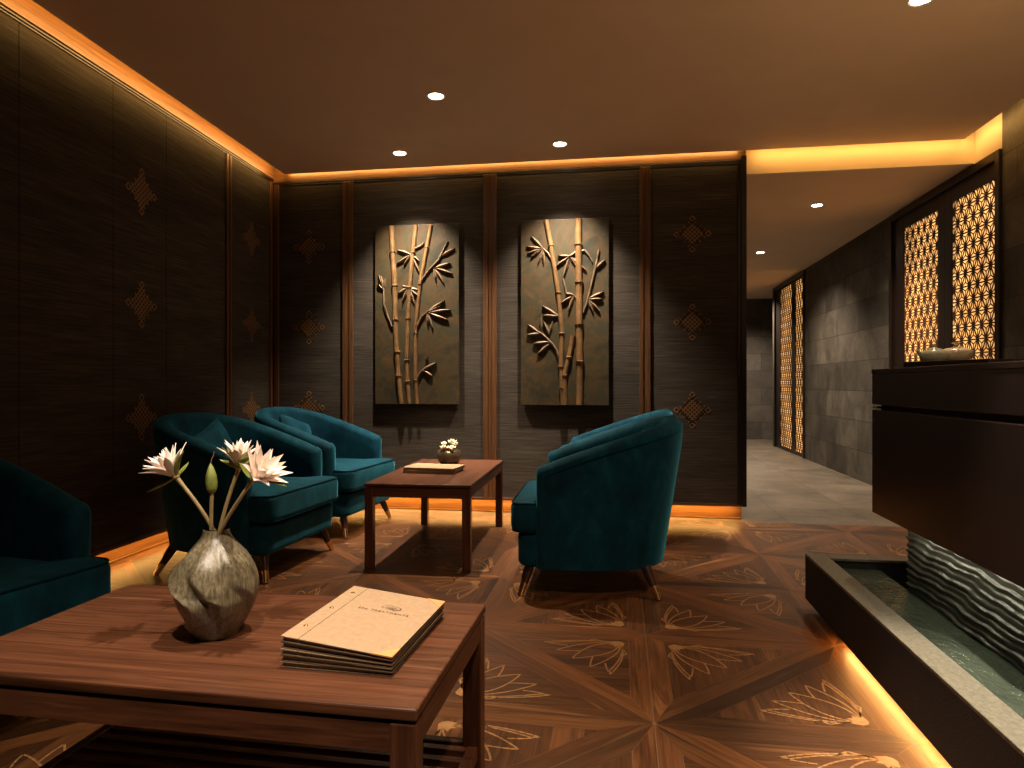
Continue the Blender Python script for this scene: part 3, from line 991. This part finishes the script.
# ------------------------------------------------------------------ menus on the front table
BW, BL = .222, .322
def make_booklet(name, label, th_s, th_o, group, cover, loc, rz, zs, zo, dx=0):
    """bound booklet: thick at the spine (local -x), thin at the fore-edge; lies on a slope zs (spine) to zo"""
    root = thing(name, label, 'booklet', loc, rz, group)
    def wedge(b, x0, x1, y0, y1, lo, hi, mi=0):
        Z = lambda x, v: (zs + (zo - zs) * (x + BW / 2) / BW) + v * (th_s + (th_o - th_s) * (x + BW / 2) / BW)
        c = [(x0, y0), (x1, y0), (x1, y1), (x0, y1)]
        l = [(x, y, Z(x, lo)) for x, y in c]; h = [(x, y, Z(x, hi)) for x, y in c]
        b.face(l[::-1], mi); b.face(h, mi)
        for i in range(4): b.face([l[i], l[(i + 1) % 4], h[(i + 1) % 4], h[i]], mi)
    b = MB(); wedge(b, -BW / 2, BW / 2, -BL / 2, BL / 2, 0, .14); b.build('back_cover', M['kraft_dark'], root)
    b = MB(); wedge(b, -BW / 2 + .003, BW / 2 - .004, -BL / 2 + .004, BL / 2 - .004, .14, .84); b.build('pages', M['paper'], root)
    b = MB(); wedge(b, -BW / 2, -BW / 2 + .0345, -BL / 2, BL / 2, .84, 1); wedge(b, -BW / 2 + .036, BW / 2, -BL / 2, BL / 2, .84, 1)
    wedge(b, -BW / 2 + .002, BW / 2 - .002, -BL / 2 + .002, BL / 2 - .002, .835, .9, 1)
    b.build('front_cover', [cover, M['ink']], root)
    return root, (lambda x: (zs + (zo - zs) * (x + BW / 2) / BW) + (th_s + (th_o - th_s) * (x + BW / 2) / BW))
zs, zo = 0, 0
pos = [(-.004, .004, .5), (-.002, .003, -.2), (-.003, .002, .4), (-.001, .003, -.3), (.0, .001, -.6)]
names = ['kraft menu booklet at the bottom of the stack on the front table', 'kraft menu booklet second from the bottom of the front table stack', 'kraft menu booklet in the middle of the front table stack',
         'kraft menu booklet just under the topmost one on the front table', 'topmost kraft menu booklet with printed emblem and leather corners on the front table']
TS, TO = .0118, .0072
for i, (dx, dy, da) in enumerate(pos):
    top = i == 4
    r, zf = make_booklet('menu_booklet', names[i], TS, TO, 'menu booklets stacked on the front table', M['kraft'], (-.513 + dx, 1.349 + dy, .4658), rad(-2 + da), zs, zo)
    zs += TS + .0003; zo += TO + .0003
    if top:
        sl = Matrix.Rotation(math.atan2(-(zf(BW / 2) - zf(-BW / 2)), BW), 4, 'Y')
        def on(x, y, e=.0004): return Vector((x, y, zf(x) + e))
        for y in (-.10, .01, .115):
            b = MB(); b.lathe([(.0045, 0), (.0045, .001), (.003, .0018), (.0015, .0012), (.0001, .001)], 16)
            o = b.build('rivet', M['brass'], r, smooth=True); o.matrix_local = Matrix.Translation(on(-BW / 2 + .018, y, 0)) @ sl
        for sy in (-1, 1):
            b = MB(); x1, y1 = BW / 2 + .0006, sy * (BL / 2 + .0006); q = .042
            pts = [(x1, y1), (x1 - q, y1), (x1, y1 - sy * q)]
            hi = [on(x, y, .0009) for x, y in pts]; lo = [on(x, y, -.0016) for x, y in pts]
            b.face(hi); b.face(lo[::-1])
            for k in range(3): b.face([lo[k], lo[(k + 1) % 3], hi[(k + 1) % 3], hi[k]])
            o = b.build('corner_patch', M['leather'], r); o['label'] = 'tan leather corner'
        def text(s, x, y, size, name):
            cu = bpy.data.curves.new(name, 'FONT'); cu.body = s; cu.size = size; cu.align_x = 'CENTER'; cu.align_y = 'CENTER'; cu.extrude = .0002; cu.space_character = 1.25
            to = bpy.data.objects.new(name, cu); COL.objects.link(to)
            bpy.context.view_layer.update()
            me = bpy.data.meshes.new_from_object(to.evaluated_get(bpy.context.evaluated_depsgraph_get()))
            bpy.data.objects.remove(to)
            me.materials.clear(); me.materials.append(M['ink'])
            o = bpy.data.objects.new(name, me); COL.objects.link(o); o.parent = r
            o.matrix_local = Matrix.Translation(on(x, y, .0004)) @ sl
        text('SPA TREATMENTS', .012, .038, .0118, 'title_lettering')
        # emblem: an open ring of petals over the title
        b = MB()
        def line(pts, wd=.0007):
            for p, q in zip(pts[:-1], pts[1:]):
                d = Vector((q[0] - p[0], q[1] - p[1])); L = d.length or 1; nn = Vector((-d.y, d.x)) / L * wd
                b.face([on(p[0] + nn.x, p[1] + nn.y), on(q[0] + nn.x, q[1] + nn.y), on(q[0] - nn.x, q[1] - nn.y), on(p[0] - nn.x, p[1] - nn.y)])
        cx, cy = .020, .066
        line([(cx + .021 * math.cos(a), cy + .0125 * math.sin(a)) for a in [rad(v) for v in range(30, 151, 12)]])
        line([(cx + .021 * math.cos(a), cy + .0125 * math.sin(a)) for a in [rad(v) for v in range(285, 396, 10)]], .0016)
        line([(cx + .021 * math.cos(a), cy + .0125 * math.sin(a)) for a in [rad(v) for v in range(160, 215, 10)]], .0011)
        for deg in (30, 60, 90, 120, 150):
            l, rr = petal_pts((cx, cy - .008), rad(deg), .016, .0028, 0, 6); line(l, .0005); line(rr, .0005)
        b.build('emblem', M['ink'], r)

# far table: two booklets, round pot with blossoms
for i, (lab, dx) in enumerate((('darker booklet under the kraft one on the far low table', 0), ('kraft booklet on top of the pair on the far low table', .006))):
    r, zf = make_booklet('menu_booklet', lab, .017, .017, 'booklets on the far low table', M['kraft'], (-1.125 + dx, 4.02, .4655 + i * .0175), rad(88 - 3 * i), 0, 0)
POT = Vector((-1.13, 4.42, .4655))
pot = thing('round_pot', 'small round bronze pot holding cream blossoms on the far low table', 'pot', POT)
b = MB(); b.lathe([(.045, 0), (.065, .012), (.083, .04), (.086, .062), (.074, .088), (.05, .102), (.042, .106), (.036, .104), (.03, .08), (.0001, .07)], 32)
b.build('body', M['dark_bronze'], pot, smooth=True, angle=60)
def blossom(name, label, c, r, seed):
    rnd = random.Random(seed)
    root = thing('blossom', label, 'flower', c, 0, 'cream blossoms in the round pot')
    b = MB()
    for k in range(6):
        a = 2 * PI * k / 6 + rnd.random(); s = Vector((math.cos(a), math.sin(a), 0))
        petal(b, Vector((0, 0, -r * .4)) + s * r * .1, Vector((0, 0, 1)), s, r * 1.5, r * .62, rad(42), -.3, thick=.003)
    for k in range(4):
        a = 2 * PI * k / 4 + rnd.random(); s = Vector((math.cos(a), math.sin(a), 0))
        petal(b, Vector((0, 0, -r * .3)), Vector((0, 0, 1)), s, r * 1.35, r * .5, rad(16), -.3, thick=.003)
    b.build('petals', M['blossom'], root, smooth=True, angle=70)
    b = MB(); b.tube([(0, 0, -r * .3), (0, 0, -(c[2] - POT.z) + .085)], .003, 6); b.build('stem', M['stem'], root)
for i, (dx, dy, dz, r, lab) in enumerate(((-.034, 0, .132, .019, 'smallest cream blossom, left side of the round pot'), (.020, .01, .140, .027, 'tallest cream blossom in the round pot'), (.044, -.008, .132, .019, 'cream blossom on the right of the round pot'), (-.022, -.05, .106, .026, 'cream blossom hanging low over the front of the round pot'), (.030, -.05, .104, .026, 'cream blossom low at the front right of the round pot'))):
    blossom('b', lab, (POT.x + dx, POT.y + dy, POT.z + dz), r, i)

# ------------------------------------------------------------------ bronze bamboo reliefs
def make_relief(label, xc, w, h, zb, px, stalks, sprays):
    yb = YB
    root = thing('bamboo_relief', label, 'wall relief', (xc, yb, zb), 0, 'bronze bamboo reliefs on the back wall')
    x0, y0, x1, y1 = px
    sx, sz = w / (x1 - x0), h / (y1 - y0)
    C = lambda p: (-w / 2 + (p[0] - x0) * sx, (y1 - p[1]) * sz)
    D = .036                                    # face of the plate in front of the wall
    b = MB(); b.box(-w / 2, w / 2, -D, -D + .026, 0, h, bev=.003); b.build('plate', M['bronze'], root)
    b = MB(); b.box(-w / 2 + .07, w / 2 - .07, -D + .026, 0, .1, h - .1); b.build('mount', M['black'], root)
    for pts, r in stalks:
        r *= sx
        b = MB()
        path, rr = [], []
        P = [C(p) for p in pts]
        for k in range(len(P) - 1):
            n = 8
            for i in range(n):
                t = i / n; e = min(t, 1 - t)
                path.append((P[k][0] + (P[k + 1][0] - P[k][0]) * t, -D - r * .25, P[k][1] + (P[k + 1][1] - P[k][1]) * t)); rr.append(r * (1 + .10 * max(0, 1 - e / .12)))
        path.append((P[-1][0], -D - r * .25, P[-1][1])); rr.append(r)
        b.tube(path, rr, 12)
        for k in range(1, len(P) - 1):          # node rings
            b.tube([(P[k][0], -D - r * .25, P[k][1] - .005), (P[k][0], -D - r * .25, P[k][1] - .002), (P[k][0], -D - r * .25, P[k][1] + .002), (P[k][0], -D - r * .25, P[k][1] + .005)], [r * 1.02, r * 1.32, r * 1.32, r * 1.02], 12)
        b.build('bamboo_stalk', M['bronze_light'], root, smooth=True, angle=50)
    for tw, leaves in sprays:
        b = MB()
        if tw:
            P = [C(p) for p in tw]
            b.tube([(x, -D - .008, z) for x, z in P], [.0075] * (len(P) - 1) + [.005], 8)
        for a, c in leaves:
            A, E = Vector(C(a)), Vector(C(c)); d = E - A; L = d.length; d.normalize(); p = Vector((-d.y, d.x))
            rows = []
            n = 8
            for i in range(n + 1):
                t = i / n; wd = max(.0006, min(.0145, .16 * L) * (math.sin(PI * min(1, t * .97 + .03)) ** .7) * (1 - .35 * t))
                lift = .005 + .008 * math.sin(PI * t * .8)
                q = A + d * L * t
                rows.append([(q.x + p.x * wd, -D - lift + .006, q.y + p.y * wd), (q.x, -D - lift - .006, q.y), (q.x - p.x * wd, -D - lift + .006, q.y - p.y * wd), (q.x, -D - lift + .010, q.y)])
            vs = b.grid(rows, closed_u=True)
            b.bm.faces.new(vs[0][::-1]); b.bm.faces.new(vs[-1])
        b.build('leaf_spray', M['bronze_leaf'], root, smooth=True, angle=30)
    return root
def fan(c, tips): return [(c, t) for t in tips]
make_relief('bronze relief of three bamboo stalks, left of the two', -1.568, .679, 1.402, .842, (52, 88, 340, 710),
    [([(110, 90), (114, 180), (121, 297), (123, 415), (128, 527), (134, 610), (144, 708)], 8.2),
     ([(195, 90), (184, 185), (174, 305), (167, 412), (163, 556), (165, 630), (171, 708)], 6.6),
     ([(246, 90), (232, 168), (208, 295), (193, 462), (193, 625), (198, 708)], 6.2)],
    [([(112, 440), (95, 395), (84, 360), (83, 305)], fan((83, 310), [(66, 258), (74, 262), (88, 270), (62, 290)])),
     ([(178, 200), (182, 175), (215, 160), (222, 150)], fan((178, 192), [(130, 173), (128, 222), (152, 228), (204, 248), (206, 214)])),
     ([(150, 300), (170, 305), (180, 300)], fan((168, 305), [(132, 325), (146, 358), (170, 362), (190, 360), (208, 340), (204, 316)])),
     ([(214, 280), (240, 245), (272, 212), (303, 147)], [((278, 200), (326, 174))] + fan((256, 240), [(312, 224), (318, 260), (290, 292), (262, 288)])),
     ([(200, 436), (216, 405), (240, 385)], fan((232, 392), [(292, 352), (313, 384), (304, 420), (252, 446), (236, 440), (278, 372)])),
     ([(198, 622), (210, 600), (222, 588)], [((218, 590), (264, 566)), ((218, 592), (250, 610)), ((226, 556), (236, 546))])])
make_relief('bronze relief with one thick bamboo stalk, right of the two', -.413, .664, 1.404, .839, (563, 65, 867, 713),
    [([(652, 67), (668, 155), (693, 320), (706, 462), (703, 577), (706, 650), (710, 711)], 8.0),
     ([(763, 67), (763, 155), (765, 285), (766, 430), (768, 560), (767, 711)], 11.5),
     ([(745, 472), (731, 545), (716, 608), (716, 711)], 8.6)],
    [([(672, 205), (660, 185), (640, 165)], fan((640, 165), [(600, 120), (582, 157), (586, 180), (598, 195), (622, 224), (644, 218)])),
     ([(733, 195), (755, 180), (785, 176), (800, 195), (810, 215)], fan((733, 195), [(692, 192), (686, 228), (710, 272), (790, 246), (754, 228)])),
     ([(710, 270), (716, 295), (722, 325)], fan((748, 330), [(703, 357), (728, 386), (776, 380), (718, 322)])),
     ([(780, 392), (795, 350), (815, 262), (825, 220), (833, 175)], [((818, 244), (854, 210))] + fan((795, 345), [(850, 320), (846, 345), (836, 386), (814, 392)])),
     ([(699, 410), (692, 398)], fan((694, 402), [(638, 364), (642, 398)])),
     ([(698, 552), (688, 520), (675, 500), (640, 465), (615, 452)], [((622, 456), (588, 430)), ((632, 462), (586, 465)), ((668, 492), (608, 496)), ((668, 494), (622, 532))]),
     (None, [((634, 452), (634, 404)), ((663, 466), (642, 418)), ((663, 466), (675, 418))])])

# ------------------------------------------------------------------ reception desk, carved wall, pool
YD0, YD1 = .5, 2.92
desk = thing('reception_desk', 'dark veneer reception desk overhanging the pool', 'desk', (1.0, YD0, .486))
L = YD1 - YD0
b = MB(); b.box(0, .72, 0, L, 0, .412, bev=.003); b.build('lower_panel', M['dark_Z'], desk)
b = MB(); b.box(.03, .70, .02, L - .012, .412, .432); b.build('shadow_groove', M['black'], desk)
b = MB(); b.box(0, .72, 0, L, .432, .553, bev=.003); b.build('upper_band', M['dark_Z'], desk)
b = MB(); b.box(-.002, .722, -.002, L + .002, .553, .573, bev=.003); b.build('countertop', M['dark_Y'], desk)
b = MB(); b.box(.723, .80, .70, L - .52, .50, .573, bev=.003); b.build('fill_light_bar', M['dark_Y'], desk)  # bar added only to carry the ceiling fill light
b = MB(); b.box(.002, .03, L - .05, L - .004, .416, .426, bev=.001); o = b.build('groove_channel', M['brass'], desk); o['label'] = 'metal end of the groove'

XW, YW1 = 1.095, 2.815
PX0, PX1, PY1, PZ = .812, 1.40, 3.178, .25
pool = thing('water_feature', 'long dark granite water basin with a carved wave panel under the reception desk', 'water feature', (PX0, YD0 - .1, 0))
Lp = PY1 - (YD0 - .1); Wp = PX1 - PX0
rw = .082
b = MB()
b.box(.0, rw - .012, 0, Lp, .05, PZ - .012); b.box(Wp - .035, Wp, 0, Lp, .05, PZ - .012); b.box(rw - .012, Wp - .035, Lp - .062, Lp, .05, PZ - .012); b.box(rw - .012, Wp - .035, 0, .06, .05, PZ - .012)
b.build('trough_wall', M['granite_dark'], pool)
b = MB()
b.box(0, rw, 0, Lp, PZ - .012, PZ, bev=.002); b.box(Wp - .04, Wp, 0, Lp, PZ - .012, PZ, bev=.002)
b.box(rw, Wp - .04, Lp - .074, Lp, PZ - .012, PZ, bev=.002); b.box(rw, Wp - .04, 0, .07, PZ - .012, PZ, bev=.002)
b.build('rim', M['granite_rim'], pool)
b = MB(); b.box(0.002, Wp - .002, .002, Lp - .002, .05, .095); b.build('trough_floor', M['basin_in'], pool)
b = MB(); b.box(.09, Wp - .06, .05, Lp - .10, 0, .05); b.build('plinth', M['granite_dark'], pool)
# carved wet wall under the desk
def make_carved():
    off = Vector((XW - PX0, .15, .10))
    Lw = YW1 - YD0 - .05
    z1 = .486 - .10
    ny, nz = 190, 150
    rnd = random.Random(2)
    ph = [(rnd.uniform(2, 7), rnd.uniform(0, 6), rnd.uniform(.25, .6)) for _ in range(5)]
    b = MB(); rows = []
    for j in range(nz + 1):
        z = z1 * j / nz; row = []
        for i in range(ny + 1):
            y = Lw * i / ny
            s = z / .0245
            s += .20 * math.sin(5.1 * y + 1.2) + .14 * math.sin(13.3 * y + z * 20) + .13 * math.sin(31 * y + 3 + z * 33) + .06 * math.sin(71 * y + z * 60)
            k = s - math.floor(s)
            rid = smooth(0, .82, k) if k < .82 else 1 - smooth(.82, 1, k)
            amp = .0095 * (.75 + .35 * math.sin(9 * y + 17 * z + 4 * math.sin(s)))
            row.append((-amp * rid, y, z))
        rows.append(row)
    b.grid(rows)
    f = b.build('carved_panel', M['slate_black'], pool, smooth=True, angle=70); f.location = off; f['label'] = 'black slate panel carved in horizontal waves'
    b = MB(); b.box(.0005, .26, 0, Lw, 0, z1 - .001); f = b.build('panel_core', M['granite_dark'], pool); f.location = off
make_carved()

def make_water():
    x0, x1, y0, y1 = rw - .013, XW - PX0 + .001, .06, Lp - .061
    nx, ny = 46, 230
    b = MB(); rows = []
    rnd = random.Random(4)
    wv = [(rnd.uniform(-1, 1), rnd.uniform(-1, 1), rnd.uniform(0, 6), rnd.uniform(18, 60)) for _ in range(16)]
    for j in range(ny + 1):
        y = y0 + (y1 - y0) * j / ny; row = []
        for i in range(nx + 1):
            x = x0 + (x1 - x0) * i / nx
            h = 0
            for a, c, p, fr in wv:
                q = math.hypot(a, c); h += math.sin(fr * (a * x + c * y) / q + p) / fr
            calm = .12 + .88 * smooth(2.55, 1.75, y + YD0 - .1) if True else 1
            calm = .12 + .88 * (1 - smooth(1.75, 2.45, y + YD0 - .1))
            row.append((x, y, .205 + h * .05 * calm))
        rows.append(row)
    b.grid(rows)
    w = b.build('water', M['water'], pool, smooth=True, angle=80)
    w['label'] = 'dark green rippling water'
make_water()

# tray, teapot and bowl on the desk
DT = .486 + .573
tr = Vector((1.258, 2.70, DT))
tray = thing('serving_tray', 'low dark wooden tray on the reception desk', 'tray', tr, rad(22))
b = MB(); b.box(-.113, .113, -.173, .173, .004, .018, bev=.003); b.build('tray_base', M['dark_Y'], tray)
b = MB(); b.box(-.12, -.108, -.18, .18, .0, .026, bev=.002); b.box(.108, .12, -.18, .18, 0, .026, bev=.002); b.box(-.108, .108, -.18, -.168, 0, .026, bev=.002); b.box(-.108, .108, .168, .18, 0, .026, bev=.002)
b.build('tray_rim', M['dark_Y'], tray)
def make_pot():
    root = thing('teapot', 'squat celadon teapot with a pointed spout on the desk tray', 'teapot', (1.165, 2.765, DT + .0183), rad(10))
    root.scale = (.82, .82, .86)
    b = MB(); b.lathe([(.032, 0), (.046, .006), (.058, .022), (.061, .036), (.052, .052), (.034, .060), (.0001, .0605)], 36)
    b.build('body', M['celadon'], root, smooth=True, angle=60)
    b = MB(); b.lathe([(.031, .060), (.029, .064), (.012, .068), (.006, .072), (.008, .078), (.005, .083), (.0001, .084)], 28); b.build('lid', M['celadon'], root, smooth=True, angle=60)
    b = MB(); b.tube([(-.050, 0, .030), (-.066, 0, .040), (-.075, 0, .052), (-.080, 0, .058)], [.012, .009, .007, .005], 12); b.build('spout', M['celadon'], root, smooth=True)
    return root
make_pot()
bw = thing('bowl', 'cream glazed lidded bowl beside the celadon teapot on the desk tray', 'bowl', (1.262, 2.812, DT + .0183), 0)
bw.scale = (.82, .82, .86)
b = MB(); b.lathe([(.03, 0), (.034, .004), (.056, .020), (.068, .042), (.067, .056), (.063, .059), (.060, .056), (.050, .03), (.0001, .012)], 40); b.build('bowl_body', M['cream_glaze'], bw, smooth=True, angle=60)
b = MB(); b.lathe([(.064, .058), (.060, .062), (.03, .070), (.010, .073), (.006, .078), (.0001, .080)], 36); b.build('lid', M['cream_glaze'], bw, smooth=True, angle=60)
b = MB(); b.lathe([(.005, .079), (.006, .084), (.020, .090), (.022, .093), (.0001, .0925)], 28); b.build('lid_knob', M['cream_glaze'], bw, smooth=True, angle=60)

# ------------------------------------------------------------------ downlights
WARM = (1.0, .76, .52)
NEUT = (1.0, .84, .66)
LED = (1.0, .56, .17)
def make_downlight():
    root = thing('downlight', '', 'downlight', (0, 0, 0), 0, 'recessed ceiling downlights')
    b = MB(); b.lathe([(.056, .001), (.058, -.004), (.052, -.006), (.044, -.004), (.041, .001)], 32)
    b.build('trim_ring', M['white_metal'], root, smooth=True, angle=60)
    b = MB(); b.lathe([(.0405, -.002), (.0405, -.001), (.0405, .0005)], 28); b.build('lens', M['lens'], root)
    return root
proto = make_downlight()
def spot(loc, energy, size, blend=.6, aim=None, color=WARM, soft=.03):
    l = bpy.data.lights.new('downlight_beam', 'SPOT'); l.energy = energy; l.spot_size = rad(size); l.spot_blend = blend; l.color = color; l.shadow_soft_size = soft
    o = bpy.data.objects.new('downlight_beam', l); COL.objects.link(o); o.location = loc
    d = Vector(aim) - Vector(loc) if aim else Vector((0, 0, -1))
    o.rotation_euler = d.to_track_quat('-Z', 'Y').to_euler()
first = True
def downlight(x, y, z, label, energy, size, blend=.6, aim=None, color=WARM, fixture=True):
    global first
    if fixture:
        if first:
            proto.location = (x, y, z); proto['label'] = label; first = False
        else: dup(proto, (x, y, z), 0, label)
    spot((x, y, z - .015), energy, size, blend, aim, color)
downlight(-1.065, 3.857, CZ, 'round downlight above the far low table, largest of the three near the reliefs', 120, 76, .6, (-1.15, 3.85, 0))
downlight(-1.59, 4.768, CZ, 'round downlight just in front of the left relief', 185, 82, 1, (-1.58, 5.05, 0), NEUT)
downlight(-.417, 4.766, CZ, 'round downlight just in front of the right relief', 185, 82, 1, (-.42, 5.05, 0), NEUT)
downlight(1.304, 3.22, CZ, 'round downlight at the top edge of the picture, over the basin', 45, 70, .7, (1.25, 3.1, 0))
downlight(1.676, 6.183, CZ2, 'nearer round downlight in the corridor ceiling', 125, 125, 1, (1.65, 6.4, 0), WARM)
downlight(1.624, 8.295, CZ2, 'farther round downlight in the corridor ceiling', 155, 130, 1, (1.75, 8.5, 0), WARM)
# lamps of the same ceiling behind and above the viewer, then added fill lamps
spot((-.42, 1.42, CZ - .015), 95, 50, .6, (-.55, 1.38, .45), NEUT)
spot((-.40, .30, CZ - .015), 95, 46, .7, (-.66, 1.2, .45), NEUT)
spot((.80, 1.50, CZ - .015), 420, 28, .9, (.90, 1.80, .25), NEUT)
spot((.35, .85, CZ - .015), 52, 110, 1, (.25, 1.6, 0), WARM)  # added fill for the right armchair's dark side and the middle floor
spot((2.0, 11.6, CZ2 - .02), 160, 140, 1)  # unseen lamp added to brighten the corridor's end wall
# ------------------------------------------------------------------ strip lights in coves and plinths
def strip(name, loc, size, n, energy, color=LED, along=(0, 1, 0)):
    l = bpy.data.lights.new(name, 'AREA'); l.shape = 'RECTANGLE'; l.size = size[0]; l.size_y = size[1]; l.energy = energy; l.color = color
    o = bpy.data.objects.new(name, l); COL.objects.link(o)
    z = -Vector(n).normalized(); x = Vector(along).normalized(); y = z.cross(x)
    o.matrix_world = Matrix.Translation(loc) @ Matrix((x, y, z)).transposed().to_4x4()
    return o
dirL = (LW.to_3x3() @ Vector((0, 1, 0)))
def lw(x, y, z): return LW @ Vector((x, y, z))
strip('cove_strip_left', lw(.123, 1.95, CZ + .018), (6.3, .02), LW.to_3x3() @ Vector((-1, 0, .22)), 11, LED, dirL)
strip('cove_strip_back', (-.9, YCF + .003, CZ + .018), (3.5, .02), (0, 1, -.35), 2.8, LED, (1, 0, 0))
strip('cove_strip_fascia', (1.65, YCF + .003, CZ + .018), (1.4, .02), (0, .5, -1), 1.75, (1, .5, .12), (1, 0, 0))
strip('cove_strip_right', (XCR + .003, 2.2, CZ + .018), (5.9, .02), (1, 0, -.5), 6, (1, .53, .14), (0, 1, 0))
strip('plinth_strip_left', lw(-.04, 1.9, ZP - .003), (6.2, .015), (0, 0, -1), 11, (1, .5, .12), dirL)
strip('plinth_strip_back', (-.95, YB + .03, ZP - .003), (3.6, .015), (0, 0, -1), 9, (1, .5, .12), (1, 0, 0))
strip('basin_strip', (PX0 + .05, (YD0 + 2.78) / 2, .047), (2.28, .012), (-.35, 0, -1), 3.6, (1, .49, .13), (0, 1, 0))
strip('desk_strip', (1.03, (YD0 + YW1) / 2, .484), (YW1 - YD0 - .1, .012), (.25, 0, -1), 1.3, (.95, .9, .66), (0, 1, 0))
strip('desk_fill_light', (1.76, 2.05, 1.0615), (1.6, .05), (-.12, .1, 1), 7.5, (1, .62, .3), (0, 1, 0))  # added upward fill hidden behind the desk, brightens the ceiling

# ------------------------------------------------------------------ world, camera, colour
w = bpy.data.worlds.new('World'); scene.world = w; w.use_nodes = True
w.node_tree.nodes['Background'].inputs[0].default_value = (.02, .012, .006, 1)
w.node_tree.nodes['Background'].inputs[1].default_value = .2
cam = bpy.data.cameras.new('camera'); co = bpy.data.objects.new('camera', cam); COL.objects.link(co)
cam.sensor_width = 36; cam.lens = 678.5 / 1024 * 36; cam.clip_start = .02
co.location = (0, 0, 1.0); co.rotation_euler = (rad(90), 0, rad(9.04))
scene.camera = co
vs = scene.view_settings
vs.view_transform = 'Standard'; vs.look = 'None'; vs.exposure = 1.1; vs.gamma = 1; vs.use_curve_mapping = False
scene.cycles.max_bounces = 10
scene.cycles.diffuse_bounces = 6
scene.cycles.sample_clamp_indirect = 4
scene.cycles.use_denoising = True
